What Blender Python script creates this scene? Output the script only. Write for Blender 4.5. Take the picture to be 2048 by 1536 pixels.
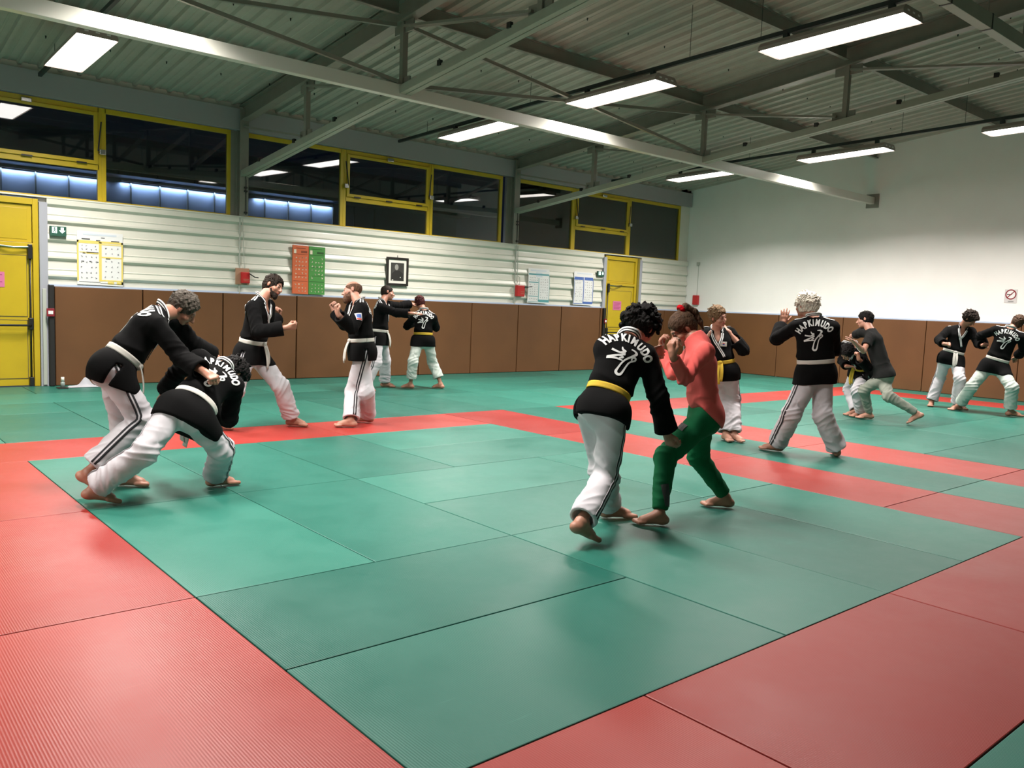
import bpy, bmesh, math, random
import numpy as np
from mathutils import Vector, Matrix
from mathutils.bvhtree import BVHTree

random.seed(7)
np.random.seed(7)
SC = bpy.context.scene
COL = SC.collection
for o in list(bpy.data.objects):
    bpy.data.objects.remove(o)

# ------------------------------------------------------------------ camera, world, exposure
YAW, PITCH, ROLL = -0.7087, -0.0951, 0.0393
CAMP = Vector((-1.4309, -7.9975, 1.4929))
FPX = 1661.64
cd = bpy.data.cameras.new('camera'); cam = bpy.data.objects.new('camera', cd); COL.objects.link(cam)
RM = Matrix.Rotation(YAW, 3, 'Z') @ Matrix.Rotation(math.pi / 2 + PITCH, 3, 'X') @ Matrix.Rotation(ROLL, 3, 'Z')
cam.matrix_world = Matrix.Translation(CAMP) @ RM.to_4x4()
cd.sensor_width = 36; cd.lens = FPX / 2048 * 36; cd.clip_end = 200; cd.clip_start = 0.05
SC.camera = cam
w = bpy.data.worlds.new('night'); SC.world = w; w.use_nodes = True
w.node_tree.nodes['Background'].inputs[0].default_value = (0.0035, 0.005, 0.010, 1)
w.node_tree.nodes['Background'].inputs[1].default_value = 1.0
vs = SC.view_settings
vs.view_transform = 'Standard'; vs.look = 'None'; vs.gamma = 1; vs.use_curve_mapping = False
vs.exposure = 0.0
LAMP_W = 235.0          # watts of each ceiling lamp
LAMP_COL = (1.0, 0.935, 0.87)

# ------------------------------------------------------------------ helpers
def ray(px, py):
    d = RM @ Vector(((px - 1024) / FPX, -(py - 768) / FPX, -1.0))
    return d.normalized()

def on_floor(px, py, z=0.0):
    d = ray(px, py); t = (z - CAMP.z) / d.z
    return CAMP + d * t

def nt(m): return m.node_tree.nodes, m.node_tree.links

def mat(name, col, rough=0.6, metal=0.0, spec=0.5, noise=0.0, nscale=8.0, bump=0.0, bscale=60.0, rvar=0.0, emit=None, estr=0.0, stretch=None):
    m = bpy.data.materials.new(name); m.use_nodes = True
    N, L = nt(m); b = N['Principled BSDF']
    c = (*col, 1) if len(col) == 3 else col
    b.inputs['Base Color'].default_value = c
    b.inputs['Roughness'].default_value = rough
    b.inputs['Metallic'].default_value = metal
    b.inputs['Specular IOR Level'].default_value = spec
    if emit:
        b.inputs['Emission Color'].default_value = (*emit, 1); b.inputs['Emission Strength'].default_value = estr
    tc = None
    def coord(scale):
        nonlocal tc
        if tc is None: tc = N.new('ShaderNodeTexCoord')
        mp = N.new('ShaderNodeMapping'); L.new(tc.outputs['Object'], mp.inputs[0])
        if stretch: mp.inputs['Scale'].default_value = stretch
        t = N.new('ShaderNodeTexNoise'); t.inputs['Scale'].default_value = scale; t.inputs['Detail'].default_value = 5
        L.new(mp.outputs[0], t.inputs['Vector'])
        return t
    if noise or rvar:
        t = coord(nscale)
        if noise:
            r = N.new('ShaderNodeValToRGB')
            r.color_ramp.elements[0].position = 0.3; r.color_ramp.elements[1].position = 0.7
            r.color_ramp.elements[0].color = tuple(x * (1 - noise) for x in c[:3]) + (1,)
            r.color_ramp.elements[1].color = tuple(min(1, x * (1 + noise)) for x in c[:3]) + (1,)
            L.new(t.outputs['Fac'], r.inputs[0]); L.new(r.outputs[0], b.inputs['Base Color'])
        if rvar:
            mr = N.new('ShaderNodeMapRange'); mr.inputs[3].default_value = max(0.02, rough - rvar); mr.inputs[4].default_value = min(1, rough + rvar)
            mr.inputs[1].default_value = 0.3; mr.inputs[2].default_value = 0.7
            L.new(t.outputs['Fac'], mr.inputs[0]); L.new(mr.outputs[0], b.inputs['Roughness'])
    if bump:
        t2 = coord(bscale); bp = N.new('ShaderNodeBump'); bp.inputs['Strength'].default_value = bump; bp.inputs['Distance'].default_value = 0.01
        L.new(t2.outputs['Fac'], bp.inputs['Height']); L.new(bp.outputs[0], b.inputs['Normal'])
    return m

class MB:
    """collects boxes, tubes and loose polygons and links them as one mesh object"""
    def __init__(s): s.v = []; s.f = []; s.fm = []; s.uv = {}
    def add(s, vs_, fs, mi=0):
        o = len(s.v); s.v += [tuple(x) for x in vs_]
        for f in fs: s.f.append(tuple(i + o for i in f)); s.fm.append(mi)
        return s
    def box(s, x0, x1, y0, y1, z0, z1, mi=0):
        v = [(x, y, z) for z in (z0, z1) for y in (y0, y1) for x in (x0, x1)]
        return s.add(v, [(0, 2, 3, 1), (4, 5, 7, 6), (0, 1, 5, 4), (2, 6, 7, 3), (0, 4, 6, 2), (1, 3, 7, 5)], mi)
    def hexa(s, v, mi=0):
        return s.add(v, [(0, 2, 3, 1), (4, 5, 7, 6), (0, 1, 5, 4), (2, 6, 7, 3), (0, 4, 6, 2), (1, 3, 7, 5)], mi)
    def bar(s, a, b, wd, ht, up=(0, 0, 1), mi=0):
        a = Vector(a); b = Vector(b); d = (b - a).normalized(); u = Vector(up)
        sd = d.cross(u).normalized(); u = sd.cross(d).normalized()
        v = []
        for e in (-1, 1):
            for q in (a, b):
                for k in (-1, 1): v.append(q + sd * (k * wd / 2) + u * (e * ht / 2))
        # order as box: x(k), y(a/b), z(e)
        return s.hexa(v, mi)
    def tube(s, pts, r, n=8, mi=0, cap=True):
        pts = [Vector(p) for p in pts]; rs = r if isinstance(r, (list, tuple)) else [r] * len(pts)
        rings = []
        ref = None
        for i, p in enumerate(pts):
            d = (pts[min(i + 1, len(pts) - 1)] - pts[max(i - 1, 0)]).normalized()
            if ref is None or abs(d.dot(ref)) > 0.98: ref = Vector((0, 0, 1)) if abs(d.z) < 0.9 else Vector((1, 0, 0))
            sd = d.cross(ref).normalized(); u = sd.cross(d).normalized(); ref = u
            rings.append([p + (sd * math.cos(a) + u * math.sin(a)) * rs[i] for a in [2 * math.pi * k / n for k in range(n)]])
        o = len(s.v)
        for rg in rings: s.v += [tuple(q) for q in rg]
        for i in range(len(pts) - 1):
            for k in range(n):
                s.f.append((o + i * n + k, o + i * n + (k + 1) % n, o + (i + 1) * n + (k + 1) % n, o + (i + 1) * n + k)); s.fm.append(mi)
        if cap:
            s.f.append(tuple(o + k for k in range(n))[::-1]); s.fm.append(mi)
            s.f.append(tuple(o + (len(pts) - 1) * n + k for k in range(n))); s.fm.append(mi)
        return s
    def build(s, name, mats, parent=None, smooth=False, bevel=0.0, fixn=True):
        me = bpy.data.meshes.new(name); me.from_pydata(s.v, [], s.f)
        if not isinstance(mats, (list, tuple)): mats = [mats]
        for m in mats: me.materials.append(m)
        me.polygons.foreach_set('material_index', s.fm)
        if fixn:
            bm = bmesh.new(); bm.from_mesh(me); bmesh.ops.recalc_face_normals(bm, faces=bm.faces); bm.to_mesh(me); bm.free()
        if smooth: me.polygons.foreach_set('use_smooth', [True] * len(me.polygons))
        ob = bpy.data.objects.new(name, me); COL.objects.link(ob)
        if parent: ob.parent = parent
        if bevel:
            md = ob.modifiers.new('b', 'BEVEL'); md.width = bevel; md.segments = 2; md.limit_method = 'ANGLE'
        return ob

def tag(o, label=None, cat=None, group=None, kind=None):
    if label: o['label'] = label
    if cat: o['category'] = cat
    if group: o['group'] = group
    if kind: o['kind'] = kind
    return o

def empty(name, loc, rz=0.0):
    o = bpy.data.objects.new(name, None); COL.objects.link(o); o.location = loc; o.rotation_euler = (0, 0, rz); o.empty_display_size = 0.1
    return o

def struct(o, label=None):
    o['kind'] = 'structure'
    if label: o['label'] = label
    return o

def copy_tree(o, parent=None):
    c = o.copy(); COL.objects.link(c)
    if parent: c.parent = parent
    for ch in list(o.children): copy_tree(ch, c)
    return c

# ------------------------------------------------------------------ materials
M = {}
def vinyl(name, c1, c2):
    """tatami vinyl: fine weave bump, worn satin sheen, each mat a little different"""
    m = bpy.data.materials.new(name); m.use_nodes = True; N, L = nt(m); b = N['Principled BSDF']
    oi = N.new('ShaderNodeObjectInfo'); tc = N.new('ShaderNodeTexCoord')
    mix = N.new('ShaderNodeMix'); mix.data_type = 'RGBA'; mix.inputs[6].default_value = (*c1, 1); mix.inputs[7].default_value = (*c2, 1)
    n1 = N.new('ShaderNodeTexNoise'); n1.inputs['Scale'].default_value = 1.6; n1.inputs['Detail'].default_value = 6; n1.inputs['Roughness'].default_value = 0.65
    wp = N.new('ShaderNodeVectorMath'); wp.operation = 'ADD'; L.new(tc.outputs['Object'], wp.inputs[0])
    mul = N.new('ShaderNodeVectorMath'); mul.operation = 'SCALE'; mul.inputs['Scale'].default_value = 7.0
    L.new(oi.outputs['Location'], mul.inputs[0]); L.new(mul.outputs[0], wp.inputs[1]); L.new(wp.outputs[0], n1.inputs['Vector'])
    ad = N.new('ShaderNodeMath'); ad.operation = 'MULTIPLY_ADD'; ad.inputs[1].default_value = 0.75; ad.inputs[2].default_value = 0.0
    L.new(oi.outputs['Random'], ad.inputs[0])
    ad2 = N.new('ShaderNodeMath'); ad2.operation = 'MULTIPLY_ADD'; ad2.inputs[1].default_value = 0.35; L.new(n1.outputs['Fac'], ad2.inputs[0]); L.new(ad.outputs[0], ad2.inputs[2])
    ad2.use_clamp = True
    L.new(ad2.outputs[0], mix.inputs[0])
    # pale streaks mixed into the base colour
    mp = N.new('ShaderNodeMapping'); mp.inputs['Scale'].default_value = (2.0, 22.0, 1.0); mp.inputs['Rotation'].default_value = (0, 0, 0.5); L.new(wp.outputs[0], mp.inputs[0])
    n2 = N.new('ShaderNodeTexNoise'); n2.inputs['Scale'].default_value = 1.0; n2.inputs['Detail'].default_value = 3; L.new(mp.outputs[0], n2.inputs['Vector'])
    rs = N.new('ShaderNodeMapRange'); rs.inputs[1].default_value = 0.70; rs.inputs[2].default_value = 0.82; rs.inputs[3].default_value = 0; rs.inputs[4].default_value = 0.25; L.new(n2.outputs['Fac'], rs.inputs[0])
    mix2 = N.new('ShaderNodeMix'); mix2.data_type = 'RGBA'; mix2.inputs[7].default_value = tuple(min(1, x * 1.6 + 0.06) for x in c2) + (1,)
    L.new(rs.outputs[0], mix2.inputs[0]); L.new(mix.outputs[2], mix2.inputs[6]); L.new(mix2.outputs[2], b.inputs['Base Color'])
    rr = N.new('ShaderNodeMapRange'); rr.inputs[1].default_value = 0.25; rr.inputs[2].default_value = 0.75; rr.inputs[3].default_value = 0.30; rr.inputs[4].default_value = 0.46
    L.new(n1.outputs['Fac'], rr.inputs[0]); L.new(rr.outputs[0], b.inputs['Roughness'])
    b.inputs['Specular IOR Level'].default_value = 0.34
    ck = N.new('ShaderNodeTexWave'); ck.inputs['Scale'].default_value = 30; ck.bands_direction = 'X'; ck.inputs['Distortion'].default_value = 0.4; L.new(tc.outputs['Object'], ck.inputs['Vector'])
    ck2 = N.new('ShaderNodeTexWave'); ck2.inputs['Scale'].default_value = 75; ck2.bands_direction = 'Y'; L.new(tc.outputs['Object'], ck2.inputs['Vector'])
    am = N.new('ShaderNodeMath'); am.operation = 'ADD'; L.new(ck.outputs['Fac'], am.inputs[0]); L.new(ck2.outputs['Fac'], am.inputs[1])
    am2 = N.new('ShaderNodeMath'); am2.operation = 'MULTIPLY_ADD'; am2.inputs[1].default_value = 0.6; L.new(am.outputs[0], am2.inputs[0]); L.new(n1.outputs['Fac'], am2.inputs[2])
    bp = N.new('ShaderNodeBump'); bp.inputs['Strength'].default_value = 0.16; bp.inputs['Distance'].default_value = 0.004; L.new(am2.outputs[0], bp.inputs['Height']); L.new(bp.outputs[0], b.inputs['Normal'])
    return m
M['green'] = vinyl('green_vinyl', (0.006, 0.088, 0.066), (0.028, 0.178, 0.134))
M['red'] = vinyl('red_vinyl', (0.225, 0.011, 0.009), (0.34, 0.036, 0.029))
M['dark'] = mat('dark_gap', (0.02, 0.03, 0.03), 0.9)
M['padbrown'] = mat('brown_vinyl_pad', (0.135, 0.056, 0.019), 0.5, noise=0.10, nscale=1.5, bump=0.06, bscale=140)
M['blackvinyl'] = mat('black_vinyl', (0.010, 0.008, 0.008), 0.6)
M['padtop'] = mat('blue_strip', (0.50, 0.60, 0.78), 0.5)
M['clad'] = mat('white_steel_cladding', (0.70, 0.69, 0.61), 0.33, noise=0.03, nscale=3, spec=0.5)
M['yellow'] = mat('yellow_paint', (0.52, 0.37, 0.014), 0.4, noise=0.06, nscale=3)
M['wall'] = mat('white_plaster', (0.88, 0.87, 0.85), 0.9, noise=0.02, nscale=2, bump=0.05, bscale=40)
M['steel'] = mat('painted_steel', (0.23, 0.225, 0.19), 0.35, noise=0.06, nscale=6)
M['steelflange'] = mat('painted_steel_flange', (0.30, 0.32, 0.26), 0.4, noise=0.05, nscale=6)
M['sheet'] = mat('corrugated_roof_sheet', (0.40, 0.39, 0.34), 0.45, noise=0.05, nscale=5)
M['fascia'] = mat('fascia_board', (0.33, 0.325, 0.335), 0.6)
M['rail'] = mat('dark_rail', (0.035, 0.045, 0.045), 0.5, metal=0.3)
M['black'] = mat('black_plastic', (0.012, 0.012, 0.012), 0.4)
M['chrome'] = mat('bright_metal', (0.6, 0.6, 0.6), 0.25, metal=1.0)
M['grey'] = mat('grey_trim', (0.36, 0.37, 0.42), 0.5)
M['jointgrey'] = mat('joint_grey', (0.45, 0.47, 0.42), 0.6)
M['white'] = mat('white_paper', (0.78, 0.78, 0.78), 0.6)
M['paperblue'] = mat('pale_blue_paper', (0.62, 0.68, 0.76), 0.6)
M['ink'] = mat('dark_ink', (0.05, 0.05, 0.05), 0.7)
M['greyink'] = mat('grey_ink', (0.34, 0.34, 0.36), 0.7)
M['yellowink'] = mat('yellow_print', (0.78, 0.62, 0.16), 0.6)
M['orangeink'] = mat('orange_print', (0.62, 0.13, 0.045), 0.6)
M['greenink'] = mat('green_print', (0.06, 0.26, 0.05), 0.6)
M['darkgreen'] = mat('dark_green_print', (0.02, 0.09, 0.06), 0.5)
M['blueink'] = mat('blue_print', (0.06, 0.13, 0.42), 0.6)
M['tealink'] = mat('teal_print', (0.10, 0.33, 0.36), 0.6)
M['creamink'] = mat('cream_figures', (0.80, 0.70, 0.55), 0.6)
M['pink'] = mat('pink_paper', (0.62, 0.16, 0.32), 0.7)
M['pinkink'] = mat('dark_pink_ink', (0.35, 0.05, 0.16), 0.7)
M['redbox'] = mat('red_plastic', (0.50, 0.02, 0.02), 0.4)
M['wood'] = mat('tan_board', (0.42, 0.24, 0.15), 0.7)
M['signred'] = mat('sign_red', (0.22, 0.01, 0.02), 0.5)
M['glow'] = mat('lit_sign_white', (0.8, 0.9, 0.85), 0.5, emit=(0.75, 1.0, 0.95), estr=1.6)
M['lampbody'] = mat('lamp_housing', (0.34, 0.29, 0.26), 0.45)
M['diffuser'] = mat('lamp_diffuser', (0.9, 0.9, 0.9), 0.5, emit=LAMP_COL, estr=9.0)
M['mount'] = mat('white_mount', (0.74, 0.72, 0.66), 0.7)
M['frameblack'] = mat('black_frame', (0.02, 0.017, 0.015), 0.35)

def glass_mat():
    m = bpy.data.materials.new('window_glass'); m.use_nodes = True; N, L = nt(m)
    N.remove(N['Principled BSDF']); out = N['Material Output']
    g = N.new('ShaderNodeBsdfGlossy'); g.inputs['Roughness'].default_value = 0.02; g.inputs['Color'].default_value = (1, 1, 1, 1)
    t = N.new('ShaderNodeBsdfTransparent'); t.inputs['Color'].default_value = (0.62, 0.66, 0.70, 1)
    fr = N.new('ShaderNodeFresnel'); fr.inputs['IOR'].default_value = 1.52
    mr = N.new('ShaderNodeMath'); mr.operation = 'MULTIPLY'; mr.inputs[1].default_value = 1.9; L.new(fr.outputs[0], mr.inputs[0])
    mx = N.new('ShaderNodeMixShader'); L.new(mr.outputs[0], mx.inputs[0]); L.new(t.outputs[0], mx.inputs[1]); L.new(g.outputs[0], mx.inputs[2])
    L.new(mx.outputs[0], out.inputs[0]); return m
M['glass'] = glass_mat()

# ------------------------------------------------------------------ room dimensions
YW = 6.07      # window wall plane
XR = 16.65     # right white wall plane
XL = -7.6      # left wall (out of view)
YF = -13.0     # wall behind the camera
PADH = 1.50; CLADZ = 2.80; SILLZ = 2.82; WTOP = 4.24; FASB = 4.25
P = 1.02       # pitch of the mats along the window wall
def roofz(y): return 4.66 + 0.108 * (YW - y)

# floor under the mats
b = MB(); b.box(XL, XR + 0.1, YF, YW + 0.1, -0.30, -0.045)
struct(b.build('floor', mat('base_floor', (0.03, 0.16, 0.12), 0.5)))
# walls
b = MB(); b.box(XR, XR + 0.25, YF - 0.2, YW + 0.3, -0.3, 8.0)
struct(b.build('wall_right', M['wall']))
b = MB(); b.box(XL - 0.2, XL, YF - 0.2, YW + 0.3, -0.3, 8.0)
struct(b.build('wall_left', M['wall']))
b = MB(); b.box(XL - 0.2, XR + 0.2, YF - 0.2, YF, -0.3, 8.0)
struct(b.build('wall_front', M['wall']))

# window wall: solid part behind cladding, horizontal steel cladding on it
D1 = (0.20, 1.27); D2 = (13.45, 14.66)     # door openings along x
D1 = (-0.72, 1.27)
segs = [(XL, D1[0]), (D1[1], D2[0]), (D2[1], XR)]
b = MB()
for x0, x1 in segs: b.box(x0, x1, YW + 0.03, YW + 0.22, -0.3, CLADZ - 0.01)
b.box(XL, XR, YW + 0.03, YW + 0.22, FASB + 0.02, 5.0)
b.box(16.26, XR, YW + 0.03, YW + 0.22, CLADZ - 0.01, 5.0)
back = struct(b.build('wall_back', M['clad']))
def cladding(x0, x1, name='cladding'):
    prof = []
    z = PADH - 0.02
    prof.append((YW - 0.002, z))
    g = [1.635, 1.906, 2.177, 2.448, 2.70]
    for i, zz in enumerate(g):
        prof += [(YW - 0.002, zz - 0.045 if i else zz - 0.04), (YW + 0.004, zz - 0.024), (YW - 0.048, zz + 0.014), (YW - 0.048, zz + 0.040)]
        if i < 4: prof += [(YW - 0.026, zz + 0.100), (YW - 0.032, zz + 0.118), (YW - 0.016, zz + 0.13)]
    prof += [(YW - 0.048, CLADZ)]
    prof += [(YW + 0.03, CLADZ), (YW + 0.03, PADH - 0.02)]
    n = len(prof); b = MB()
    v = [(x, y, z) for x in (x0, x1) for y, z in prof]
    f = [(i, (i + 1) % n, n + (i + 1) % n, n + i) for i in range(n)]
    b.add(v, f); b.f.append(tuple(range(n))); b.fm.append(0); b.f.append(tuple(range(n, 2 * n))[::-1]); b.fm.append(0)
    return b.build(name, M['clad'], parent=back)
for x0, x1 in ((XL, D1[0] - 0.1), (1.38, 4.31), (4.335, 10.55), (10.57, 13.36), (14.74, 16.62)): cladding(x0, x1)
# thin sill capping under the windows, jambs beside the doors
b = MB(); b.box(XL, 16.6, YW - 0.055, YW + 0.1, CLADZ - 0.004, CLADZ + 0.018)
struct(b.build('trim_1', M['clad']))
k = 2
for x0, x1, m_ in ((1.275, 1.385, 'grey'), (13.35, 13.45, 'grey'), (14.66, 14.75, 'grey'), (-0.85, -0.73, 'grey')):
    b = MB(); b.box(x0, x1, YW - 0.07, YW + 0.03, 0.0, CLADZ - 0.07)
    struct(b.build('trim_%d' % k, M[m_])); k += 1
# fascia above the windows
b = MB(); b.box(XL, XR - 0.03, YW - 0.06, YW + 0.03, FASB, 4.60)
struct(b.build('trim_%d' % k, M['fascia'])); k += 1
# vertical joint lines in the cladding (thin cover strips with conduit)
for x in (4.322, 10.56):
    b = MB(); b.box(x - 0.010, x + 0.010, YW - 0.050, YW, PADH, CLADZ)
    struct(b.build('trim_%d' % k, M['jointgrey'])); k += 1

# ------------------------------------------------------------------ windows
WIN = [(-1.86, 0.08, 0), (0.16, 2.12, 1), (2.20, 4.14, 0), (4.47, 6.28, 0), (6.36, 8.24, 1), (8.33, 10.12, 0), (10.60, 12.30, 0), (12.38, 14.22, 1), (14.30, 16.22, 0)]
WIN = [(-3.9, -1.94, 0)] + WIN
fw = 0.055
for i, (x0, x1, tr) in enumerate(WIN):
    root = MB()
    xa, xb = x0 - 0.04, x1 + 0.04
    y0, y1 = YW + 0.015, YW + 0.085
    root.box(xa, x0 + 0.02, y0, y1, SILLZ, WTOP); root.box(x1 - 0.02, xb, y0, y1, SILLZ, WTOP)
    root.box(x0, x1, y0, y1, WTOP - 0.075, WTOP); root.box(x0, x1, y0, y1, SILLZ - 0.02, SILLZ + 0.02)
    if tr:
        root.box(x0, x1, y0, y1, 3.30, 3.38)
    w_ = struct(root.build('window_%d' % (i + 1), M['yellow'], bevel=0.004))
    if tr:
        s = MB(); a, c = x0 + 0.022, x1 - 0.022; z0, z1 = 3.383, WTOP - 0.08
        ys = YW - 0.012
        s.box(a, a + fw, ys, ys + 0.05, z0, z1); s.box(c - fw, c, ys, ys + 0.05, z0, z1); s.box(a + fw, c - fw, ys, ys + 0.05, z0, z0 + fw); s.box(a + fw, c - fw, ys, ys + 0.05, z1 - 0.05, z1)
        s.build('sash', M['yellow'], w_, bevel=0.003)
        g = MB(); g.box(a + fw, c - fw, ys + 0.02, ys + 0.03, z0 + fw, z1 - 0.05); g.build('pane', M['glass'], w_)
        g = MB(); g.box(x0 + 0.02, x1 - 0.02, YW + 0.05, YW + 0.06, SILLZ + 0.02, 3.30); g.build('pane', M['glass'], w_)
        for fx in (0.12, 0.5, 0.88):
            h = MB(); xx = a + (c - a) * fx; h.box(xx - 0.07, xx + 0.07, ys - 0.012, ys, z0 - 0.012, z0 + 0.012); h.build('hinge', M['black'], w_)
        for xx, sg in ((x0 - 0.02, 1), (x1 + 0.02, -1)):
            h = MB(); h.tube([(xx, YW - 0.035, 4.02), (xx + 0.05 * sg, YW - 0.055, 3.58)], 0.011, 6)
            h.build('stay_arm', M['black'], w_)
            h = MB(); h.box(xx + 0.0 * sg - 0.03, xx + 0.06, YW - 0.06, YW + 0.01, 3.53, 3.61); h.build('stay_bracket', M['chrome'], w_, bevel=0.008)
        h = MB(); h.box((a + c) / 2 - 0.07, (a + c) / 2 + 0.07, YW - 0.05, YW + 0.01, 4.14, 4.20); h.build('catch', M['chrome'], w_, bevel=0.01)
    else:
        g = MB(); g.box(x0 + 0.02, x1 - 0.02, YW + 0.05, YW + 0.06, SILLZ + 0.02, WTOP - 0.075); g.build('pane', M['glass'], w_)

# ------------------------------------------------------------------ doors
def door(n, x0, x1, pinkx, bars=True, mirror=False):
    root = MB(); y0, y1 = YW - 0.03, YW + 0.10; H = 2.77; f = 0.075
    root.box(x0, x0 + f, y0, y1, 0, H); root.box(x1 - f, x1, y0, y1, 0, H); root.box(x0 + f, x1 - f, y0, y1, H - 0.09, H); root.box(x0 + f, x1 - f, y0, y1, 2.06, 2.12)
    d = struct(root.build('door_%d' % n, M['yellow'], bevel=0.004))
    a, c = x0 + f + 0.006, x1 - f - 0.006; yl = YW + 0.005
    t = MB(); t.box(a, c, yl, yl + 0.05, 2.125, H - 0.095); t.box(a + 0.06, c - 0.06, yl - 0.006, yl, 2.17, H - 0.15, 1)
    t.build('transom_panel', [M['yellow'], M['yellow']], d, bevel=0.003)
    l = MB(); l.box(a, c, yl, yl + 0.05, 0.01, 2.055)
    l.build('door_leaf', M['yellow'], d, bevel=0.003)
    for z0, z1 in ((0.12, 0.98), (1.04, 1.93)):
        # recessed panels outlined by dark beads
        p = MB(); p.box(a + 0.075, c - 0.075, yl - 0.004, yl, z0, z1)
        p.build('door_panel', M['yellow'], d, bevel=0.002)
        q = MB(); e = 0.006
        for bx in ((a + 0.075 - e, a + 0.075, z0 - e, z1 + e), (c - 0.075, c - 0.075 + e, z0 - e, z1 + e), (a + 0.075, c - 0.075, z0 - e, z0), (a + 0.075, c - 0.075, z1, z1 + e)):
            q.box(bx[0], bx[1], yl - 0.006, yl, bx[2], bx[3])
        q.build('panel_bead', M['ink'], d)
    hx = c - 0.035 if not mirror else a + 0.035
    ox = a + 0.05 if not mirror else c - 0.05
    v = MB(); v.tube([(hx, yl - 0.045, 0.05), (hx, yl - 0.045, 2.06)], 0.011, 8)
    v.build('vertical_rod', M['black'], d, smooth=True)
    for z0, z1, wd in ((0.0, 0.14, 0.03), (0.84, 1.02, 0.032), (1.88, 2.10, 0.03)):
        h = MB(); h.box(hx - wd, hx + wd, yl - 0.075, yl - 0.001, z0 + 0.004, z1); h.build('latch_case', M['black'], d, bevel=0.01)
    pb = MB(); pb.tube([(hx, yl - 0.075, 0.91), (hx - (0.08 if not mirror else -0.08), yl - 0.11, 0.91), (ox + (0.08 if not mirror else -0.08), yl - 0.11, 0.91), (ox, yl - 0.07, 0.91)], 0.016, 8)
    pb.build('push_bar', M['black'], d, smooth=True)
    cl = MB(); s_ = -1 if not mirror else 1
    cl.tube([(hx, yl - 0.06, 2.06), (hx + s_ * 0.22, yl - 0.09, 2.045), (hx + s_ * 0.5, yl - 0.03, 2.07)], 0.012, 6); cl.build('closer_arm', M['chrome'], d)
    # pink notice
    pn = MB(); pn.box(pinkx - 0.15, pinkx + 0.15, yl - 0.010, yl - 0.0065, 1.46, 1.68, 0)
    for r_ in range(5): pn.box(pinkx - 0.12, pinkx + 0.12 - 0.03 * (r_ % 3), yl - 0.0115, yl - 0.0101, 1.63 - 0.034 * r_, 1.642 - 0.034 * r_, 1)
    nb = pn.build('notice', [M['pink'], M['pinkink']])
    return nb
nb1 = door(1, D1[0], D1[1], 0.68)
tag(nb1, 'pink paper notice on the big yellow double door at the left', 'notice')
nb2 = door(2, D2[0], D2[1] - 0.05, 13.95, mirror=True)
tag(nb2, 'pink paper notice on the far yellow door near the corner', 'notice')
# olive return beside the far door
b = MB(); b.box(14.60, 14.66, YW - 0.06, YW + 0.1, 0, CLADZ - 0.03); struct(b.build('trim_%d' % k, mat('olive_return', (0.26, 0.20, 0.03), 0.6))); k += 1

# ------------------------------------------------------------------ ceiling sheet, rafters, purlins, trusses
b = MB(); prof = []
x = XL; pt = 0.262
while x < XR + 0.2:
    prof += [(x, 0.0), (x + 0.045, 0.0), (x + 0.062, 0.042), (x + 0.135, 0.042), (x + 0.142, 0.036), (x + 0.165, 0.036), (x + 0.172, 0.042), (x + 0.245, 0.042)]
    x += pt
ya, yb = YW + 0.2, YF - 0.1; n = len(prof)
v = [(px_, ya, roofz(ya) + dz) for px_, dz in prof] + [(px_, yb, roofz(yb) + dz) for px_, dz in prof]
v += [(px_, ya, roofz(ya) + 0.09) for px_, dz in prof] + [(px_, yb, roofz(yb) + 0.09) for px_, dz in prof]
f = [(i, i + 1, n + i + 1, n + i) for i in range(n - 1)] + [(2 * n + i, 3 * n + i, 3 * n + i + 1, 2 * n + i + 1) for i in range(n - 1)]
b.add(v, f)
struct(b.build('ceiling', M['sheet'], fixn=False))
# screw tips under the sheet
b = MB()
for yy in (4.9, 2.5, 0.2, -1.2, -2.6, -3.3):
    for kx in range(0, 70, 3):
        xx = 0.4 + kx * 0.262 + random.uniform(-.02, .02); z = roofz(yy) + 0.042
        if xx < XR - 0.3: b.tube([(xx, yy, z), (xx, yy, z - 0.035)], [0.012, 0.006], 5)
struct(b.build('ceiling_screws', M['black']))['kind'] = 'structure'

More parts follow.
